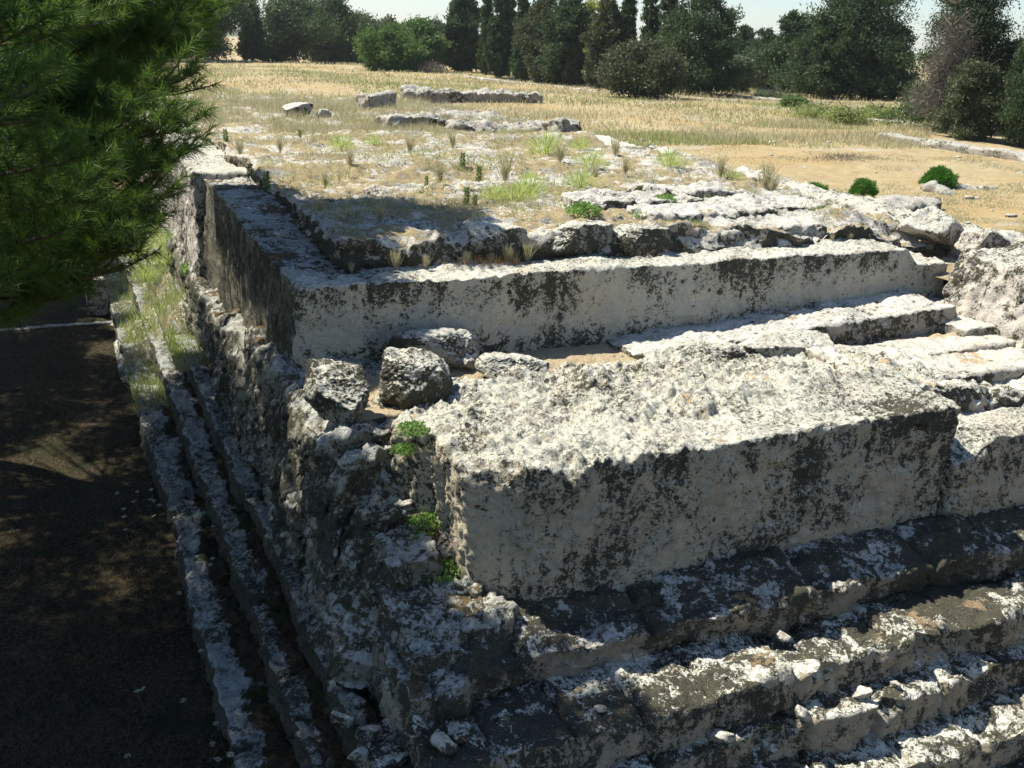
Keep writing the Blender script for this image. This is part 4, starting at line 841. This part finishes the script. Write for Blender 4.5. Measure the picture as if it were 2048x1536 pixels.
def bough(root, tip, seed, ntw=16, tl=.55, sag=.25, den=1.0, spread=.9):
    """returns wood geos, tuft points & dirs"""
    rs = np.random.RandomState(seed); root = np.array(root, float); tip = np.array(tip, float); L = np.linalg.norm(tip-root)
    K = 9; pts = [root+(tip-root)*t+np.array([0, 0, -sag*math.sin(math.pi*t)*L*.12])+rs.normal(size=3)*.02*L*math.sin(math.pi*t) for t in np.linspace(0, 1, K)]
    gs = [trunk_geo(pts, np.linspace(max(.012, L*.011), .004, K), 6)]; C = []; D = []
    pts = np.array(pts)
    for i in range(ntw):
        t = 1-(i/ntw)**1.2*.62*min(1, 3.2/L); k = t*(K-1); a = int(min(K-2, k)); p = pts[a]+(pts[a+1]-pts[a])*(k-a); ax = pts[a+1]-pts[a]; ax /= np.linalg.norm(ax)
        sd = np.cross(ax, [0, 0, 1]); sd /= np.linalg.norm(sd)+1e-6
        sgn = 1 if i % 2 else -1; dr = ax*rs.uniform(.5, 1.0)+sd*sgn*rs.uniform(.3, spread)+np.array([0, 0, rs.uniform(-.25, .55)]); dr /= np.linalg.norm(dr)
        l = tl*rs.uniform(.6, 1.2)*(.55+.6*(1-t)) if i else tl*.3
        e = p+dr*l+np.array([0, 0, .08*l]); md = p+dr*l*.5-np.array([0, 0, .03*l])
        gs.append(trunk_geo([p, md, e], [.008, .006, .003], 5))
        nt_ = max(2, int(l/.085*den))
        for j in range(nt_):
            s = (j+1)/nt_; q = p+(e-p)*s; d2 = dr+rs.normal(size=3)*.35+np.array([0, 0, .25]); d2 /= np.linalg.norm(d2); C.append(q+d2*.02); D.append(d2)
            if j % 2 == 0 and j < nt_-1:
                d3 = dr*.6+sd*rs.choice([-1, 1])*.7+np.array([0, 0, .35])+rs.normal(size=3)*.2; d3 /= np.linalg.norm(d3); q2 = q+d3*.10
                C.append(q2); D.append(d3); C.append(q2+d3*.07); D.append(d3)
    return gs, C, D
TB = (-3.4, 8.2, 0.0)
pine = thing("near_pine_tree", TB, "big pine on the left with long bright needles hanging into the picture", "tree")
tv, tf = trunk_geo([(0, 0, -.4), (.08, .05, 2.5), (.0, .12, 5), (.15, .1, 8), (.1, 0, 11), (.2, .1, 14), (.2, 0, 16)], [.30, .27, .25, .22, .17, .11, .04], 14)
mk("trunk", tv, tf, M_bark, pine)
tips = [((1.15, 7.9, 9.50), 40, 1.0), ((1.05, 7.9, 9.22), 36, .9), ((.72, 6.5, 9.02), 36, .8), ((.68, 5.95, 8.80), 34, .7), ((.62, 5.9, 8.62), 34, .7), ((.52, 5.85, 8.46), 30, .65),
        ((.28, 5.4, 8.40), 26, .55), ((.14, 5.3, 8.28), 24, .5), ((-.02, 3.9, 8.88), 20, .45), ((.03, 4.1, 8.72), 20, .45), ((-.08, 4.3, 8.55), 20, .45), ((-.10, 3.7, 9.12), 20, .45), ((-.12, 4.1, 9.30), 20, .45),
        ((.35, 6.6, 8.86), 34, .8), ((.2, 7.3, 9.15), 36, .9), ((.5, 7.6, 9.40), 36, .9), ((.1, 6.2, 9.35), 30, .8), ((.25, 5.6, 8.62), 26, .55), ((-.05, 5.2, 8.50), 24, .5),
        ((.75, 8.6, 9.0), 36, .9), ((.35, 8.8, 8.8), 36, .9), ((0.0, 8.4, 8.6), 34, .9), ((-.15, 7.3, 8.7), 30, .8), ((-.2, 6.6, 8.3), 28, .7), ((.45, 7.4, 8.75), 32, .8), ((.12, 7.0, 8.45), 28, .7), ((.85, 7.4, 9.25), 32, .8),
        ((.45, 6.9, 9.55), 30, .8), ((.7, 8.9, 9.7), 34, .9), ((.30, 6.0, 8.32), 22, .5), ((.02, 6.2, 8.15), 22, .5), ((-.2, 4.6, 8.75), 20, .45), ((-.22, 4.2, 8.95), 18, .45),
        ((.40, 5.7, 8.38), 26, .6), ((.30, 5.9, 8.22), 26, .6), ((.10, 5.5, 8.12), 26, .6), ((-.05, 5.6, 7.98), 24, .6), ((.2, 6.6, 8.10), 26, .7), ((0, 6.5, 8.4), 30, .7), ((.5, 6.6, 8.5), 30, .7), ((.15, 6.0, 8.75), 30, .7), ((.3, 7.6, 9.0), 34, .8),
        ((.7, 8.4, 9.45), 34, .8), ((.0, 7.0, 9.3), 30, .8), ((-.1, 6.2, 9.0), 30, .8), ((.45, 8.2, 8.85), 34, .8), ((-.2, 5.2, 8.3), 22, .5), ((-.15, 4.8, 9.1), 22, .5), ((.9, 8.6, 9.2), 34, .8), ((-.22, 4.4, 8.35), 20, .45), ((-.1, 5.0, 8.7), 24, .5)]
W = []; C = []; D = []; T = []
rs = np.random.RandomState(5)
tb = np.array(TB)
for i, (tp, ntw, tl) in enumerate(tips):
    tp = (tp[0]-(.19 if tp[1] > 5.5 else .07)*(1 if tp[0] > .3 else .4), tp[1], tp[2])
    root = np.array([0.1, .08, tp[2]-.6-.25*rs.rand()])+tb*np.array([1, 1, 0])
    g_, c_, d_ = bough(root, tp, 700+i, ntw, tl, den=1.0); W += g_; C += c_; D += d_; T += [rs.uniform(.35, .75)]*len(c_)
C = np.array(C); D = np.array(D); T = np.array(T)
print("near tufts", len(C))
wv, wf = join(W); mk("branches", wv, wf, M_bark, pine, TB)
v, f, tn = tufts(C, D, .105, 48, .0042, 3, T); mk("needles", v, f, M_needle, pine, TB, smooth=False, attr=tn)
# upper crown of the same pine and the neighbours that throw the shade: big clumps of needles
def crowncloud(blobs, per, seed, size=.30, asp=.22):
    rs = np.random.RandomState(seed); V = []; Fs = []; A = []; n0 = 0
    for (x, y, z, r) in blobs:
        n = int(per*r*r*(1.7 if r < .6 else 1)); d = rs.normal(size=(n, 3)); d /= np.linalg.norm(d, axis=1, keepdims=True)
        P = np.array([x, y, z])+d*(r*(rs.rand(n)**.4)*(1+.25*fbm(d*2+x, 1, 2, seed)))[:, None]*np.array([1, 1, .62])
        v, f = leaves(P, size, .30, .3, N=d*.8, seed=seed+int(abs(x)*10+z)); V.append(v); Fs.append(f+n0); n0 += len(v); A.append(np.repeat(np.clip(.45+.25*rs.normal(size=n), 0, 1), 4))
    return np.concatenate(V), np.concatenate(Fs), np.concatenate(A)
def shadepine(base, H, blobs, label, seed, parent=None, per=900):
    o = parent or thing("shade_pine_tree", base, label, "tree", "tall pines shading the steps")
    if parent is None:
        tv, tf = trunk_geo([(0, 0, -.4), (.1, .1, H*.3), (0, .2, H*.6), (.1, 0, H*.95)], [.28, .24, .17, .05], 12); mk("trunk", tv, tf, M_bark, o)
    gs = []
    for (x, y, z, r) in blobs:
        p = np.array([0, 0, max(8.5, z-r*.7-1.8)]); e = np.array([x, y, z])-np.array([base[0], base[1], 0]); gs.append(trunk_geo([p, (p+e)/2-np.array([0, 0, .1]), e], [.05, .03, .012], 5))
    v, f = join(gs); mk("limbs", v, f, M_bark, o)
    v, f, a = crowncloud(blobs, per, seed); mk("crown", v, f, M_needle2, o, base, smooth=False, attr=a)
    return o
# unseen crowns of the tall pines: needle clusters placed to shade regions, gaps left sunlit
def inview(p):
    d = p-CAM; z = d@fw; return (PW/2+F*(d@R_)/z, 768-F*(d@U_)/z) if z > 0 else (-1, -1)
rs = np.random.RandomState(12); CL = []
regions = [(-.4, .2, 3.4, 4.6, 9.4, .4, 1), (-.5, .5, 4.6, 6.2, 9.5, .42, .8), (-.6, 1.0, 6.1, 9.3, 9.2, .42, .9), (-11, 1.3, 8, 14, 0, 1.0, .93), (-11, 1.3, 14, 42, 0, 1.0, .80), (1.0, 3.0, 7.5, 25, 1.8, .75, .98), (2.5, 3.8, 8.9, 11.4, 3.0, .5, .97), (2.4, 3.2, 11.2, 12.3, 3.6, .5, .95), (2.5, 3.2, 14.2, 15.6, 4.3, .7, 1), (3.0, 5.6, 7.4, 9.0, 2.2, .8, .92), (3.0, 4.7, 14.9, 24.3, 5.6, .6, 1),
           (4.4, 6.8, 16.6, 21.0, 6.1, .62, 1), (6.3, 7.6, 18.0, 20.2, 6.1, .75, 1), (4.3, 5.3, 15.0, 16.2, 5.6, .5, .8), (4.5, 5.2, 9.75, 10.5, 4.5, .55, 1), (2.8, 3.4, 11.2, 12.0, 4.0, .7, .9)]
avoid = [(3.8, 11.5, 4.1, .4), (3.9, 10.9, 3.9, .38), (4.05, 10.4, 3.5, .34), (4.05, 10.1, 4.0, .34), (.0, 4.0, 8.6, .35), (.2, 5.4, 8.4, .4), (.55, 5.9, 8.7, .3), (.05, 4.9, 8.5, .3), (3.0, 12.7, 4.9, .55), (4.7, 13.2, 5.0, .7), (5.6, 14.2, 4.8, .7), (3.7, 12.4, 4.3, .3), (4.1, 11.8, 4.5, .6), (3.85, 10.5, 3.7, .4), (3.8, 11.4, 4.1, .35), (5.6, 16.1, 5.6, .5), (6.5, 11.2, 4.5, 1.3), (6, 9.9, 4.5, .5), (3.3, 26.3, 5.8, 1.1), (6.0, 24.5, 6.1, 1.3), (2.3, 27.5, 2.5, 1.5), (2.3, 31, 2.5, 2), (5.5, 12.8, 4.3, .8), (4.35, 10.1, 3.4, .13), (5.0, 25.0, 6.1, 1.0), (.6, 32, 1.8, .7), (6.2, 8.6, 2.1, .5)]
for x0, x1, y0, y1, zt_, sp, pr in regions:
    for x in np.arange(x0, x1+.01, sp):
        for y in np.arange(y0, y1+.01, sp):
            if rs.rand() > pr: continue
            r = sp*rs.uniform(.70, .92); T_ = (rs.uniform(11.4, 14.2)-zt_)/SUN[2]
            p0 = np.array([x+rs.normal()*.15*sp, y+rs.normal()*.15*sp, zt_]); ok = True
            for ax, ay, az_, ar in avoid:
                a0 = np.array([ax, ay, az_])-SUN*(az_-zt_)/SUN[2]
                if np.linalg.norm((p0-a0)[:2]) < r*.85+ar: ok = False; break
            p = p0+SUN*T_
            if ok:
                for k in range(8):
                    px, py = inview(p-np.array([0, 0, r*.7+.25]))
                    if px > 250 and py > -15: p = p+SUN*.7
                    else: break
                CL.append((*p, r))
print("crown clusters", len(CL))
shadetrees = [(TB, "", pine), ((-4.9, 17.0, 0), "tall pine behind the near one whose crown shades the corner of the rear block", None), ((-4.4, 25.0, 0), "tall pine further along the shaded floor whose crown shades the upper tier", None),
              ((-6.0, 34.0, 0), "tall pine standing beyond the stone pier on the shaded floor", None)]
bins = [[] for _ in shadetrees]
for c in CL:
    k = int(np.argmin([math.hypot(c[0]-t[0][0], c[1]-t[0][1]-(4 if i_ == 0 else 3)) for i_, t in enumerate(shadetrees)])); bins[k].append(c)
for k, (b_, lb, par) in enumerate(shadetrees):
    shadepine(b_, 15.5, bins[k], lb, 51+k, parent=par, per=950)

# ------------------------------------------------------------------ haze
t = bpy.data.materials.new("haze_air"); t.use_nodes = True; t.node_tree.nodes.clear()
po = t.node_tree.nodes.new("ShaderNodeOutputMaterial"); pv = t.node_tree.nodes.new("ShaderNodeVolumePrincipled")
pv.inputs['Color'].default_value = (.86, .92, 1, 1); pv.inputs['Density'].default_value = .00016; pv.inputs['Anisotropy'].default_value = .2
t.node_tree.links.new(pv.outputs[0], po.inputs['Volume'])
hv = np.array([(x, y, z) for x in (-320, 2650) for y in (-310, 2250) for z in (-4.0, 60.0)], float)
tag(mk("haze", hv, np.array([(0, 1, 3, 2), (4, 6, 7, 5), (0, 4, 5, 1), (2, 3, 7, 6), (0, 2, 6, 4), (1, 5, 7, 3)]), t, smooth=False), kind='stuff')
